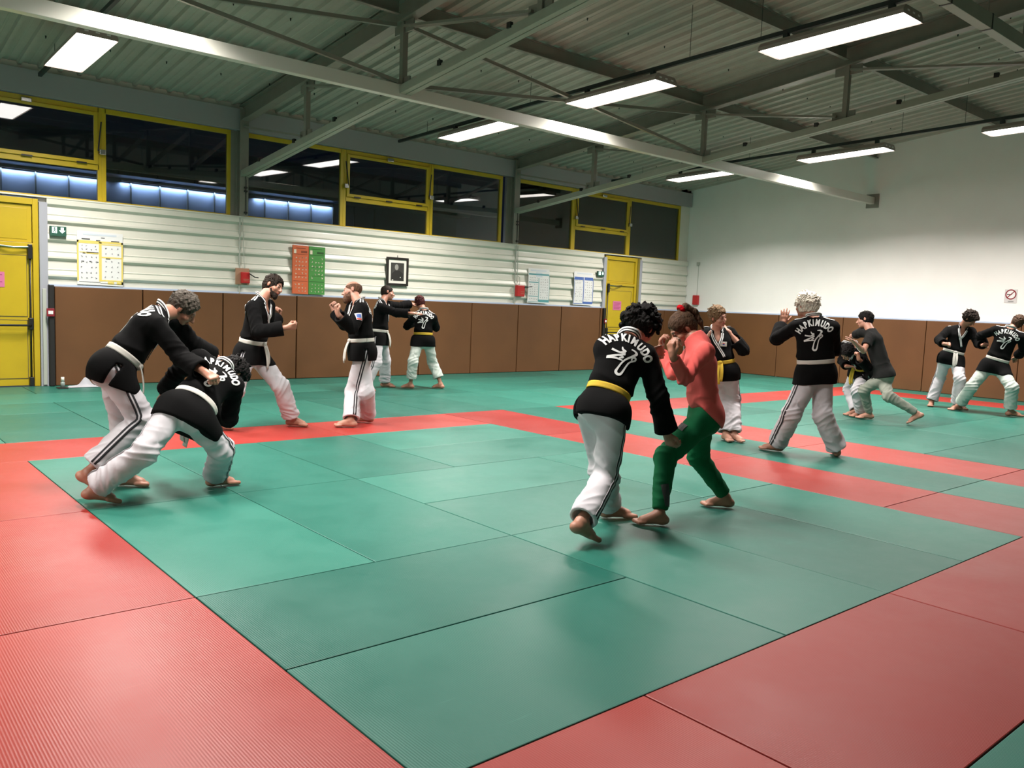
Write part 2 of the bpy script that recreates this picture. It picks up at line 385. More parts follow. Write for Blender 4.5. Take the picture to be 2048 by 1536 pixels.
TX = [-1.74, 4.38, 10.5]       # truss planes
POSTY = [3.70, 1.10, -1.46, -4.05, -6.6]
def chordz(y): return 3.52 + 0.116 * (6.0 - y)
truss_names = ['steel roof truss above the camera side, left of the picture', 'white steel roof truss crossing the picture at upper left', 'white steel roof truss meeting the window wall right of centre']
for ti, tx in enumerate(TX):
    r = tag(empty('roof_truss', (tx, YW, 0)), truss_names[ti], 'roof truss')
    def put(mb, name, m, smooth=False, bevel=0):
        o = mb.build(name, m, r, smooth=smooth, bevel=bevel); o.matrix_parent_inverse = Matrix.Translation((tx, YW, 0)).inverted(); return o
    ye = YF + 0.05
    ra = MB()    # I-section rafter
    for zt, zb, hw in ((-0.012, -0.026, 0.075), (-0.026, -0.254, 0.006), (-0.254, -0.27, 0.075)):
        v = []
        for dz in (zb, zt):
            for yy in (YW - 0.02, ye):
                for sx in (-hw, hw): v.append((tx + sx, yy, roofz(yy) + dz))
        ra.hexa(v)
    put(ra, 'rafter', M['steel'])
    ch = MB()    # double-angle bottom chord with a groove
    for sx in (-0.044, 0.044):
        v = []
        for dz in (-0.05, 0.05):
            for yy in (5.98, ye):
                for q in (-0.038, 0.038): v.append((tx + sx + q, yy, chordz(yy) + dz))
        ch.hexa(v)
    put(ch, 'bottom_chord', M['steelflange'], bevel=0.004)
    for j, py_ in enumerate(POSTY):
        ps = MB(); ps.bar((tx, py_, chordz(py_) + 0.04), (tx, py_, roofz(py_) - 0.26), 0.075, 0.075, up=(1, 0, 0)); put(ps, 'post', M['steel'], bevel=0.004)
        gp = MB(); gp.box(tx - 0.01, tx + 0.01, py_ - 0.16, py_ + 0.2, chordz(py_) + 0.03, chordz(py_) + 0.17); put(gp, 'gusset', M['steel'])
        gp = MB(); gp.box(tx - 0.01, tx + 0.01, py_ - 0.22, py_ + 0.2, roofz(py_) - 0.40, roofz(py_) - 0.262); put(gp, 'gusset', M['steel'])
        ytop = POSTY[j - 1] if j else 5.97
        dg = MB(); z1 = roofz(ytop) - 0.33 if j else 4.30
        for sx in (-0.02, 0.02): dg.bar((tx + sx, ytop - 0.05, z1), (tx + sx, py_ + 0.12, chordz(py_) + 0.10), 0.03, 0.055, up=(1, 0, 0))
        put(dg, 'diagonal', M['steel'])
    for j in range(9):
        yy = 5.2 - j * 1.25
        cpx = MB(); cpx.box(tx - 0.10, tx - 0.06, yy - 0.03, yy + 0.03, chordz(yy) + 0.03, chordz(yy) + 0.09); put(cpx, 'cable_clip', M['black'])
# columns
for cx, lb in ((4.36, 'steel column between windows, left of the framed portrait'), (10.47, 'steel column between windows, above the red alarm box on the cladding')):
    b = MB(); b.box(cx - 0.075, cx + 0.075, YW - 0.12, YW - 0.106, CLADZ + 0.02, 4.60); b.box(cx - 0.006, cx + 0.006, YW - 0.106, YW + 0.06, CLADZ + 0.02, 4.60); b.box(cx - 0.075, cx + 0.075, YW + 0.005, YW + 0.02, CLADZ + 0.02, 4.60)
    b.box(cx - 0.19, cx - 0.075, YW + 0.02, YW + 0.09, CLADZ + 0.02, WTOP); b.box(cx + 0.075, cx + 0.11, YW + 0.02, YW + 0.09, CLADZ + 0.02, WTOP)
    o = tag(b.build('steel_column', M['steel']), lb, 'column')
    for zz in (2.86, 3.22, 3.28):
        c_ = MB(); c_.box(cx + 0.0, cx + 0.05, YW - 0.15, YW - 0.12, zz, zz + 0.03); c_.build('cable_clip', M['black'], o)
    c_ = MB(); c_.tube([(cx + 0.03, YW - 0.13, 2.84), (cx + 0.03, YW - 0.13, 3.42), (cx, YW - 0.15, 3.50)], 0.007, 6); c_.build('cable', M['black'], o)
# roof purlins between rafters (Z profile)
pur = []
def purlin(y, x0, x1, lab):
    z = roofz(y) - 0.004; b = MB()
    b.box(x0, x1, y - 0.03, y + 0.03, z - 0.012, z); b.box(x0, x1, y - 0.004, y + 0.004, z - 0.185, z - 0.012); b.box(x0, x1, y - 0.05, y + 0.012, z - 0.197, z - 0.185)
    tag(b.build('roof_purlin', M['steel']), lab, 'roof beam')
ordn = {3.70: 'nearest the windows', 1.10: 'second from the windows', -1.46: 'third from the windows', -4.05: 'fourth from the windows', -6.6: 'fifth from the windows'}
bays = [(TX[0] + 0.09, TX[1] - 0.09, 'in the left bay'), (TX[1] + 0.09, TX[2] - 0.09, 'in the middle bay'), (TX[2] + 0.09, XR - 0.005, 'in the right bay by the white wall')]
for y in (3.70, 1.10, -1.46, -4.05, -6.6):
    for x0, x1, bl in bays: purlin(y, x0, x1, 'thin roof beam, %s, %s' % (ordn[y], bl))
# long tie beam at chord level + cross bracing rods above it
yb_ = 1.10; zb_ = chordz(1.1)
b = MB(); b.box(XL + 0.01, XR - 0.03, yb_ - 0.055, yb_ + 0.055, zb_ - 0.085, zb_ + 0.07)
o = tag(b.build('tie_beam', mat('lightened_beam_steel', (.62, .62, .56), .28), bevel=0.006), 'long pale steel beam crossing the whole hall below the roof', 'beam')  # base colour lightened to imitate lamp glare on the steel
b = MB(); b.box(XR - 0.03, XR - 0.001, yb_ - 0.14, yb_ + 0.14, zb_ - 0.16, zb_ + 0.14); b.build('end_plate', M['steel'], o)
for x0, x1, bl in ((TX[0], TX[1], 'left'), (TX[1], TX[2], 'middle')):
    b = MB(); q0 = (x0 + .1, yb_ + 0.03, zb_ + 0.1); q1 = (x1 - .1, yb_ + 0.03, roofz(yb_) - 0.32); b.bar(q0, q1, 0.045, 0.045)
    tag(b.build('brace', M['steel']), 'thin steel brace rising to the right above the long beam, %s bay' % bl, 'brace')
    b = MB(); q0 = (x0 + .1, yb_ - 0.03, roofz(yb_) - 0.32); q1 = (x1 - .1, yb_ - 0.03, zb_ + 0.1); b.bar(q0, q1, 0.045, 0.045)
    tag(b.build('brace', M['steel']), 'thin steel brace falling to the right above the long beam, %s bay' % bl, 'brace')
# second tie at y=-4.05 seen at the top right, with dark straps
yc = -4.22; zc = 4.66
b = MB(); b.box(TX[1] + 0.1, 16.6, yc - 0.05, yc + 0.06, zc - 0.06, zc + 0.09)
o = tag(b.build('cable_duct', M['steelflange'], bevel=0.004), 'boxed pale duct with dark straps at the top right corner', 'duct')
for xx in [5.2 + 1.02 * i for i in range(11)]:
    b = MB(); b.box(xx - 0.012, xx + 0.012, yc - 0.055, yc + 0.065, zc - 0.065, zc + 0.095); b.build('strap', M['black'], o)
    b = MB(); b.tube([(xx, yc, zc + 0.09), (xx, yc, roofz(yc) - 0.19)], 0.008, 5); b.build('hanger', M['steel'], o)

# ------------------------------------------------------------------ lamp rails and lamps
def railz(y): return 4.60 - 0.030 * (y - 3.7)
for rx, rl in ((-4.75, 'left of the picture'), (1.30, 'in the left bay'), (7.42, 'in the middle bay'), (13.42, 'in the right bay')):
    r_ = tag(empty('lamp_rail', (rx, 0, 0)), 'dark lamp rail hanging %s under the roof' % rl, 'rail')
    def putr(mb, name, m):
        o = mb.build(name, m, r_); o.matrix_parent_inverse = Matrix.Translation((rx, 0, 0)).inverted(); return o
    b = MB(); b.bar((rx, 5.95, railz(5.95)), (rx, -11.5, railz(-11.5)), 0.045, 0.05); putr(b, 'rail', M['rail'])
    for yy in (5.0, 2.15, -0.95, -2.0, -4.4, -7.0, -9.6):
        b = MB(); b.tube([(rx, yy, railz(yy) + 0.02), (rx, yy, roofz(yy))], 0.004, 5); putr(b, 'suspension_wire', M['rail'])
lampbox = None
def build_lamp():
    root = empty('ceiling_lamp', (0, 0, 0)); hw, hl = 0.225, 0.85
    b = MB()   # shallow housing with sloping sides, open below
    v = []
    z0, z1 = -0.055, 0.045
    pr = [(hw, z0), (hw, z0 + 0.045), (hw - 0.05, z1), (-(hw - 0.05), z1), (-hw, z0 + 0.045), (-hw, z0)]
    n = len(pr)
    v = [(x_, -hl, z_) for x_, z_ in pr] + [(x_, hl, z_) for x_, z_ in pr]
    b.add(v, [(i, i + 1, n + i + 1, n + i) for i in range(n - 1)] + [tuple(range(n)), tuple(range(n, 2 * n))[::-1]])
    b.build('housing', M['lampbody'], root, bevel=0.004)
    b = MB(); b.box(-hw + 0.015, hw - 0.015, -hl + 0.02, hl - 0.02, z0 + 0.006, z0 + 0.014); b.build('diffuser', M['diffuser'], root)
    b = MB()
    for s in (-1, 1):
        for q in (-0.12, 0, 0.12): b.box(q - 0.022, q + 0.022, s * (hl + 0.001) - 0.003, s * (hl + 0.001) + 0.003, -0.012, 0.004)
    b.build('vent_slots', M['white'], root)
    for s in (-0.62, 0.62):
        b = MB(); b.box(-0.03, 0.03, s - 0.03, s + 0.03, 0.04, 0.155); b.build('bracket', M['rail'], root)
    ld = bpy.data.lights.new('lamp_light', 'AREA'); ld.shape = 'RECTANGLE'; ld.size = 2 * hw - 0.05; ld.size_y = 2 * hl - 0.08
    ld.energy = LAMP_W; ld.color = LAMP_COL; ld.spread = math.radians(142)
    lo = bpy.data.objects.new('lamp_light', ld); COL.objects.link(lo); lo.parent = root; lo.location = (0, 0, z0 - 0.004)
    return root
yrow = {3.62: 'closest to the windows', 0.15: 'second from the windows', -3.2: 'third from the windows'}
first = build_lamp(); used = False
for rx, rl in ((1.30, 'left'), (7.42, 'middle'), (13.42, 'right'), (-4.75, 'far left')):
    for ri_, yy in enumerate(yrow):
        if rl == 'far left' and yy > 3: continue
        ya_ = {7.42: (3.5, .27, -2.97), 13.42: (3.28, .1, -3.2)}.get(rx, (3.7, .15, -3.1))[ri_]
        o = first if not used else copy_tree(first)
        used = True
        o.location = (rx, ya_, railz(ya_) - 0.165); o.rotation_euler = (math.atan(-0.030), 0, 0)
        tag(o, 'lit rectangular ceiling lamp on the %s rail, %s' % (rl, yrow[yy]), 'ceiling lamp', 'ceiling lamps hung on the rails')

# ------------------------------------------------------------------ floor mats
ORD = ['first', 'second', 'third', 'fourth', 'fifth', 'sixth', 'seventh', 'eighth', 'ninth', 'tenth', 'eleventh', 'twelfth', 'thirteenth', 'fourteenth', 'fifteenth', 'sixteenth', 'seventeenth', 'eighteenth', 'nineteenth', 'twentieth']
mat_mesh = {}
mat_list = []
def floor_mat(x0, y0, x1, y1, col, zone):
    """one vinyl mat, x0..x1 by y0..y1"""
    wx, wy = round(x1 - x0, 3), round(y1 - y0, 3); key = (wx, wy, col)
    if key not in mat_mesh:
        g = 0.0035; b = MB(); b.box(-wx / 2 + g, wx / 2 - g, -wy / 2 + g, wy / 2 - g, -0.042, 0.0)
        o = b.build('floor_mat', M[col], bevel=0.0035); mat_mesh[key] = o
    else:
        o = mat_mesh[key].copy(); COL.objects.link(o)
    o.location = ((x0 + x1) / 2, (y0 + y1) / 2, random.uniform(-0.0012, 0.0006))
    mat_list.append((o, zone, col)); return o
def cells(spec, col, zone):
    for x0, y0, x1, y1 in spec: floor_mat(x0 * P, min(y0, y1), x1 * P, max(y0, y1), col, zone)
A = 'near green field'
cells([(0, 0, 1, -2), (0, -2, 1, -4), (1, 0, 2, -2), (1, -2, 2, -4), (2, 0, 3, -2), (3, 0, 5, -1), (3, -1, 5, -2), (2, -2, 4, -3), (2, -3, 4, -4), (4, -2, 5, -4),
       (0, -4, 2, -5), (0, -5, 2, -6), (2, -4, 3, -6), (3, -4, 4, -6), (4, -4, 5, -6)], 'green', A)
cells([(-1, 0, 0, -2), (-1, -2, 0, -4), (-1, -4, 0, -6)], 'red', 'red border left of the near green field')
cells([(-1, 1, 1, 0), (1, 1, 3, 0), (3, 1, 5, 0)], 'red', 'red border behind the near green field')
cells([(5, 1, 6, -1), (5, -1, 6, -3), (5, -3, 6, -5), (5, -5, 6, -7)], 'red', 'red border right of the near green field')
cells([(-1, -6, 1, -7), (1, -6, 3, -7), (3, -6, 5, -7)], 'red', 'red border in front of the near green field')
cells([(6, 1, 7, -1), (6, -1, 7, -3), (6, -3, 7, -5), (6, -5, 7, -7)], 'green', 'green strip between the two red borders')
cells([(7, 1, 8, -1), (7, -1, 8, -3), (7, -3, 8, -5), (7, -5, 8, -7)], 'red', 'red border left of the far green field')
cells([(8, 1, 10, 0), (10, 1, 12, 0), (12, 1, 14.5, 0)], 'red', 'red border behind the far green field')
B_ = []
for r_ in range(7):
    off = 0
    B_ += [(8, -r_, 10, -r_ - 1), (10, -r_, 12, -r_ - 1), (12, -r_, 14, -r_ - 1), (14, -r_, 14.5, -r_ - 1)]
cells(B_, 'green', 'far green field')
cells([(14.5, 1, 15.5, -1), (14.5, -1, 15.5, -3), (14.5, -3, 15.5, -5), (14.5, -5, 15.5, -7)], 'red', 'red border along the white wall')
cells([(15.5, 1, 16.27, -1), (15.5, -1, 16.27, -3), (15.5, -3, 16.27, -5), (15.5, -5, 16.27, -7)], 'green', 'green strip along the white wall')
sp = []
for i in range(-1, 16):
    sp.append((i, 3, i + 1, 1))
cells([s for s in sp], 'green', 'green rows in front of the windows')
cells([(16, 3, 16.27, 1)], 'green', 'green rows in front of the windows')
sp = []
for yy, o_ in ((4, -1), (5, -2), (6.0, -1)):
    xs = o_
    while xs < 16.2:
        sp.append((max(xs, -2), yy, min(xs + 2, 16.27), yy - 1)); xs += 2
cells(sp, 'green', 'green rows in front of the windows')
cells([(x, -7, min(x + 2, 16.27), -8) for x in range(1, 16, 2)] , 'green', 'green row at the near side')
zones = {}
for o, z, c in mat_list: zones.setdefault(z, []).append(o)
for z, L_ in zones.items():
    rows = {}
    for o in L_: rows.setdefault(round(o.location.y, 1), []).append(o)
    ys = sorted(rows, reverse=True)
    for ri, yk in enumerate(ys):
        R_ = sorted(rows[yk], key=lambda q: q.location.x)
        for ci, o in enumerate(R_):
            lab = 'mat'
            if len(R_) > 1: lab += ' %s from left' % ORD[ci]
            if len(ys) > 1: lab += ' in %s row' % ORD[ri]
            tag(o, lab + ', ' + z.replace(' of the', ' of').replace(' the ', ' '), 'floor mat', 'floor mats, ' + z)

# ------------------------------------------------------------------ padded wall panels
def pads(bounds, wall, labf):
    for i, (a, c) in enumerate(bounds):
        b = MB()
        if wall == 'back': b.box(a + 0.010, c - 0.010, YW - 0.075, YW - 0.006, 0.004, PADH - 0.004)
        else: b.box(XR - 0.055, XR - 0.003, a + 0.006, c - 0.006, 0.004, PADH - 0.004)
        o = b.build('wall_pad', M['padbrown'], bevel=0.008)
        e = MB()
        if wall == 'back': e.box(a, c, YW - 0.0055, YW - 0.001, 0.004, PADH - 0.002)
        else: e.box(XR - 0.0025, XR - 0.0005, a, c, 0.004, PADH - 0.002)
        e.build('backing', M['blackvinyl'], o)
        tag(o, labf(i), 'wall pad', 'brown wall pads under the %s' % ('cladding' if wall == 'back' else 'white wall'))
bx = [1.46, 2.73, 4.03, 5.38, 6.72, 8.05, 9.37, 10.67, 11.99, 13.29]
pads([(bx[i], bx[i + 1]) for i in range(len(bx) - 1)] + [(13.29, 13.43)], 'back', lambda i: ('brown wall pad below the cladding, %s from the left door' % ORD[i]) if i < 9 else 'very narrow brown wall pad beside the far yellow door')
pads([(14.78, 15.7), (15.7, 16.59)], 'back', lambda i: ['brown wall pad right of the far yellow door', 'brown wall pad in the corner below the cladding'][i])
by = [5.99, 4.75, 3.2, 1.55, -0.3, -2.1, -3.9, -5.7, -7.5]
pads([(by[i + 1], by[i]) for i in range(len(by) - 1)], 'right', lambda i: 'brown wall pad under the white wall, %s from the corner' % ORD[i])
b = MB(); b.box(-3.6, -2.0, YW - 0.075, YW - 0.006, 0.004, PADH); tag(b.build('wall_pad', M['padbrown'], bevel=0.008), 'brown wall pad left of the yellow double door', 'wall pad', 'brown wall pads under the cladding')
# pale blue strips over the pads, black end pads
b = MB(); b.box(1.40, 13.36, YW - 0.045, YW - 0.003, PADH, PADH + 0.03); struct(b.build('trim_%d' % k, M['padtop'])); k += 1
b = MB(); b.box(14.75, 16.60, YW - 0.045, YW - 0.003, PADH, PADH + 0.03); struct(b.build('trim_%d' % k, M['padtop'])); k += 1
b = MB(); b.box(XR - 0.035, XR - 0.001, -9, 5.99, PADH, PADH + 0.03); struct(b.build('trim_%d' % k, M['padtop'])); k += 1
b = MB(); b.box(1.375, 1.445, YW - 0.16, YW - 0.006, 0.004, PADH + 0.02)
tag(b.build('end_pad', M['blackvinyl'], bevel=0.01), 'narrow black padded post beside the left yellow door', 'pad')
b = MB(); b.box(1.30, 1.352, YW - 0.10, YW - 0.072, 0.02, 1.46)
tag(b.build('foam_strip', M['jointgrey'], bevel=0.006), 'pale grey strip standing between the left door and black post', 'strip')
b = MB(); b.box(1.335, 1.44, YW - 0.185, YW - 0.162, 1.05, 1.17); o = b.build('door_sensor', M['signred'], bevel=0.004)
tag(o, 'small red and white plate on the black post by the left door', 'plate')
q = MB(); q.box(1.355, 1.42, YW - 0.188, YW - 0.1855, 1.085, 1.135); q.build('white_label', M['white'], o)
b = MB(); b.box(13.36, 13.44, YW - 0.13, YW - 0.006 - 0.07, 0.004, PADH); tag(b.build('end_pad', M['blackvinyl'], bevel=0.01), 'narrow black padded post beside the far yellow door', 'pad')
b = MB(); b.box(13.37, 13.44, YW - 0.16, YW - 0.132, 1.13, 1.24); o = b.build('door_sensor', M['signred'], bevel=0.003)
tag(o, 'small dark plate with white label by the far yellow door', 'plate'); q = MB(); q.box(13.385, 13.43, YW - 0.163, YW - 0.1605, 1.16, 1.21); q.build('white_label', M['white'], o)

# ------------------------------------------------------------------ things on the window wall
YS = YW - 0.050
def exit_sign(x0, x1, z0, z1, lab):
    b = MB(); b.box(x0, x1, YS - 0.05, YS, z0, z1); o = tag(b.build('exit_sign', M['darkgreen'], bevel=0.004), lab, 'exit sign')
    w_ = x1 - x0; h = z1 - z0; y = YS - 0.053
    g = MB(); xa = x0 + 0.12 * w_; xb = x0 + 0.42 * w_
    g.box(xa, xb, y, YS - 0.0505, z0 + 0.30 * h, z0 + 0.92 * h)
    g.build('lit_doorway_pictogram', M['glow'], o)
    # running figure, dark, on the lit doorway
    r = MB(); cx = (xa + xb) / 2; c = lambda u, v_: (cx + u * w_ * .3, y - 0.0015, z0 + h * (.30 + .62 * v_))
    for a_, b__ in (((0.0, .78), (0.0, .45)), ((0, .45), (-.25, .12)), ((0, .45), (.22, .25)), ((.22, .25), (.24, .05)), ((0, .70), (.26, .55)), ((0, .70), (-.26, .58))): r.bar(c(*a_), c(*b__), 0.010, 0.002, up=(0, 1, 0))
    r.box(cx - .012, cx + .012, y - .002, y - .0005, z0 + h * .79, z0 + h * .88); r.build('running_figure', M['darkgreen'], o)
    a = MB(); ax = x0 + 0.74 * w_; az = z0 + 0.60 * h; q = 0.30 * h
    a.add([(ax - q * .45, y, az + q), (ax - q * .45, y, az), (ax - q, y, az), (ax, y, az - q), (ax + q, y, az), (ax + q * .45, y, az), (ax + q * .45, y, az + q)], [(0, 1, 2, 3, 4, 5, 6)])
    a.build('lit_arrow', M['glow'], o, fixn=False)
exit_sign(1.41, 1.63, 2.245, 2.39, 'green lit exit sign at the left end of the cladding')
exit_sign(13.12, 13.34, 2.25, 2.375, 'green lit exit sign left of the far yellow door')

def glyphs(b, x0, x1, z0, z1, nx, nz, y, mi, size=0.02, skip=0.1):
    for i in range(nx):
        for j in range(nz):
            if random.random() < skip: continue
            cx = x0 + (i + .5) * (x1 - x0) / nx + random.uniform(-.004, .004); cz = z0 + (j + .5) * (z1 - z0) / nz + random.uniform(-.004, .004)
            for k_ in range(3):
                a = random.uniform(0, math.pi); L_ = size * random.uniform(.4, .9)
                p0 = (cx - math.cos(a) * L_ / 2 + random.uniform(-.3, .3) * size, y, cz - math.sin(a) * L_ / 2 + random.uniform(-.3, .3) * size)
                p1 = (p0[0] + math.cos(a) * L_, y, p0[2] + math.sin(a) * L_)
                b.bar(p0, p1, size * 0.28, 0.0006, up=(0, 1, 0), mi=mi)
def sheet(name, x0, x1, z0, z1, m, lab, th=0.006, curl=0.0, sag=0.0):
    b = MB(); n = 8; v = []
    for i in range(n + 1):
        t = i / n; z = z1 + (z0 - z1) * t; dy = -curl * (math.sin(t * math.pi) * 0.6 + t * 0.5)
        for yy in (YS - th + dy, YS + dy): v += [(x0 - sag * t, yy, z), (x1 + sag * t * .3, yy, z - (x1 - x0) * 0.012)]
    f = []
    for i in range(n):
        o = i * 4; q = o + 4
        f += [(o, o + 1, q + 1, q), (o + 2, q + 2, q + 3, o + 3), (o, q, q + 2, o + 2), (o + 1, o + 3, q + 3, q + 1)]
    f += [(0, 2, 3, 1), (n * 4, n * 4 + 1, n * 4 + 3, n * 4 + 2)]
    b.add(v, f); return tag(b.build(name, m), lab, 'poster')
def marks(parent, name, spec, m):
    b = MB()
    for a in spec: b.box(a[0], a[1], a[4] if len(a) > 4 else YS - 0.0085, YS - 0.0065, a[2], a[3])
    return b.build(name, m, parent)
# yellow technique poster
pz = lambda t: 2.355 + (1.545 - 2.355) * t
px_ = lambda u: 1.78 + 0.655 * u
po = sheet('poster', 1.78, 2.435, 1.545, 2.36, M['white'], 'white and yellow technique chart on the cladding at left')
R4 = lambda u0, u1, t0, t1: (px_(u0), px_(u1), pz(t1), pz(t0))
marks(po, 'yellow_print', [R4(0, 1, .17, .21), R4(0, .035, .17, .93), R4(.965, 1, .17, .98), R4(.47, .53, .19, .93), R4(.05, .46, .385, .40), R4(.53, .97, .46, .485), R4(.2, .46, .385, .42), R4(.03, .47, .21, .225), R4(.53, .97, .22, .24), R4(.53, .97, .90, .925), R4(.66, .80, .93, .98), R4(.86, 1, .93, .98)], M['yellowink'])
marks(po, 'title_line', [R4(.13, .86, .035, .07)], M['paperblue'])
b = MB(); glyphs(b, px_(.05), px_(.46), pz(.37), pz(.24), 4, 2, YS - .0085, 0, .026); glyphs(b, px_(.05), px_(.46), pz(.92), pz(.43), 4, 5, YS - .0085, 0, .028); glyphs(b, px_(.55), px_(.96), pz(.45), pz(.25), 3, 2, YS - .0085, 0, .028); glyphs(b, px_(.55), px_(.96), pz(.89), pz(.5), 3, 4, YS - .0085, 0, .026); b.build('printed_figures', M['greyink'], po)
marks(po, 'dark_headings', [R4(.10, .28, .135, .155), R4(.74, .92, .150, .168), R4(.41, .50, .155, .175), R4(.52, .6, .1, .115), R4(.12, .18, .40, .42), R4(.62, .72, .485, .505), R4(.09, .15, .555, .575), R4(.26, .31, .555, .57), R4(.4, .46, .56, .58), R4(.04, .5, .945, .952), R4(.5, .98, .965, .972)], M['ink'])
# orange and green banners
for x0, x1, c, lab in ((5.285, 5.592, 'orangeink', 'orange technique banner hanging beside the green one'), (5.60, 5.92, 'greenink', 'green technique banner hanging beside the orange one')):
    bo = sheet('banner', x0, x1, 1.54, 2.405, M[c], lab, th=0.03); bo['category'] = 'banner'
    yq = YS - 0.0325
    b = MB(); wq = x1 - x0
    glyphs(b, x0 + .03, x1 - .02, 1.56, 1.74, 4, 3, yq, 0, .026, .15); glyphs(b, x0 + .03, x1 - .02, 1.80, 2.22, 4, 6, yq, 0, .03, .12)
    b.box(x0 + .02, x0 + .065, yq, YS - .0305, 2.26, 2.33)
    b.build('printed_figures', M['creamink'], bo)
    b = MB()
    for z in (1.765, 2.245): b.box(x0 + .015, x1 - .015, yq, YS - .0305, z, z + .006)
    for z in (1.87, 2.03): b.box(x0 + .06, x1 - .05, yq, YS - .0305, z, z + .004)
    b.box(x0 + .16, x1 - .03, yq, YS - .0305, 2.275, 2.31); b.box(x0 + .06, x1 - .06, yq, YS - .0305, 2.35, 2.358)
    b.build('printed_lines', mat('shade_' + c, tuple(x * .35 for x in M[c].node_tree.nodes['Principled BSDF'].inputs[0].default_value[:3]), .7), bo)
# framed portrait
r = tag(empty('framed_portrait', (7.495, YS, 1.775)), 'black framed grey portrait photograph hanging on the cladding', 'picture')
def putc(mb, name, m, par, off, **kw):
    o = mb.build(name, m, par, **kw); o.matrix_parent_inverse = Matrix.Translation(off).inverted(); return o
of = (7.495, YS, 1.775)
x0, x1, z0, z1 = 7.245, 7.745, 1.775, 2.325; f_ = 0.045
b = MB(); b.box(x0, x0 + f_, YS - .035, YS, z0, z1); b.box(x1 - f_, x1, YS - .035, YS, z0, z1); b.box(x0 + f_, x1 - f_, YS - .035, YS, z0, z0 + f_); b.box(x0 + f_, x1 - f_, YS - .035, YS, z1 - f_, z1); putc(b, 'frame', M['frameblack'], r, of, bevel=0.004)
b = MB(); b.box(x0 + f_, x1 - f_, YS - .018, YS - .004, z0 + f_, z1 - f_); putc(b, 'mount', M['mount'], r, of)
b = MB(); b.box(x0 + .098, x1 - .098, YS - .0195, YS - .0185, z0 + .095, z1 - .105); putc(b, 'print', mat('dark_photo', (.045, .043, .04), .5, noise=.3, nscale=6), r, of)
b = MB(); cx, cz = 7.475, 2.135
v = [(cx + .042 * math.cos(a), YS - .0203, cz + .058 * math.sin(a)) for a in [k_ * math.pi / 10 for k_ in range(20)]]
b.add(v, [tuple(range(20))]); putc(b, 'face_shape', mat('photo_grey', (.30, .29, .27), .6), r, of, fixn=False)
b = MB(); b.add([(7.36, YS - .0201, 1.88), (7.63, YS - .0201, 1.88), (7.62, YS - .0201, 2.02), (7.54, YS - .0201, 2.07), (7.44, YS - .0201, 2.07), (7.37, YS - .0201, 2.01)], [(0, 1, 2, 3, 4, 5)]); putc(b, 'dark_coat_shape', mat('photo_dark', (.018, .017, .016), .6), r, of, fixn=False)
b = MB(); b.box(7.555, 7.575, YS - .021, YS - .0202, 1.93, 1.95); putc(b, 'light_spot', M['mount'], r, of)
b = MB(); b.box(7.37, 7.40, YS - .021, YS - .0202, 1.875, 1.895); putc(b, 'light_spot', M['mount'], r, of)
b = MB(); b.tube([(7.495, YS - .01, 2.325), (7.495, YS - .01, 2.365)], .006, 5); putc(b, 'hook', M['black'], r, of)
# two charts near the far door
for x0, x1, kind_, lab in ((10.93, 11.57, 'tealink', 'white chart with pale teal heading left of the blue one'), (12.36, 13.00, 'blueink', 'white chart with blue heading near the far yellow door')):
    po = sheet('poster', x0, x1, 1.555, 2.33, M['white'], lab, curl=0.03, sag=0.01)
    W_ = x1 - x0
    yq = YS - 0.05
    fx = lambda u: x0 + W_ * u
    fz = lambda t: 2.33 - .775 * t
    def bxs(name, L_, m):
        b = MB()
        for u0, u1, t0, t1 in L_:
            n_ = 4
            for q in range(n_):
                ta = t0 + (t1 - t0) * q / n_; tb = t0 + (t1 - t0) * (q + 1) / n_
                dy = lambda t: -0.03 * (math.sin(t * math.pi) * .6 + t * .5) - 0.0075
                b.add([(fx(u0), YS + dy(ta), fz(ta)), (fx(u1), YS + dy(ta), fz(ta)), (fx(u1), YS + dy(tb), fz(tb)), (fx(u0), YS + dy(tb), fz(tb))], [(0, 1, 2, 3)])
        return b.build(name, m, po, fixn=False)
    if kind_ == 'blueink':
        bxs('blue_print', [(0.02, .46, .16, .25), (.54, .98, .16, .25), (.47, .51, .16, .97), (0, .02, .2, .98), (.97, 1, .2, .95), (.5, .98, .90, .97), (.02, .46, .955, .975)], M['blueink'])
        bxs('title_line', [(.15, .9, .04, .07)], M['paperblue'])
    else:
        bxs('teal_print', [(0.02, .98, .155, .20), (.47, .50, .28, .95), (.02, .46, .395, .42), (.02, .46, .80, .82), (.98, 1, .2, .98), (.5, 1, .90, .975), (.02, .5, .965, .98)], M['tealink'])
        bxs('title_line', [(.1, .85, .05, .09), (.35, .65, .12, .25)], M['paperblue'])
    b = MB()
    for u0, u1, t0, t1, nx, nz in ((.04, .45, .44, .78, 4, 5), (.54, .95, .28, .88, 4, 8), (.04, .45, .24, .38, 5, 2), (.04, .45, .83, .94, 5, 1)):
        for i in range(nx):
            for j in range(nz):
                t = t0 + (j + .5) * (t1 - t0) / nz; u = u0 + (i + .5) * (u1 - u0) / nx; yy = YS - 0.03 * (math.sin(t * math.pi) * .6 + t * .5) - 0.0078
                glyphs(b, fx(u) - .01, fx(u) + .01, fz(t) - .01, fz(t) + .01, 1, 1, yy, 0, .028, .1)
    b.build('printed_figures', M['greyink'], po)
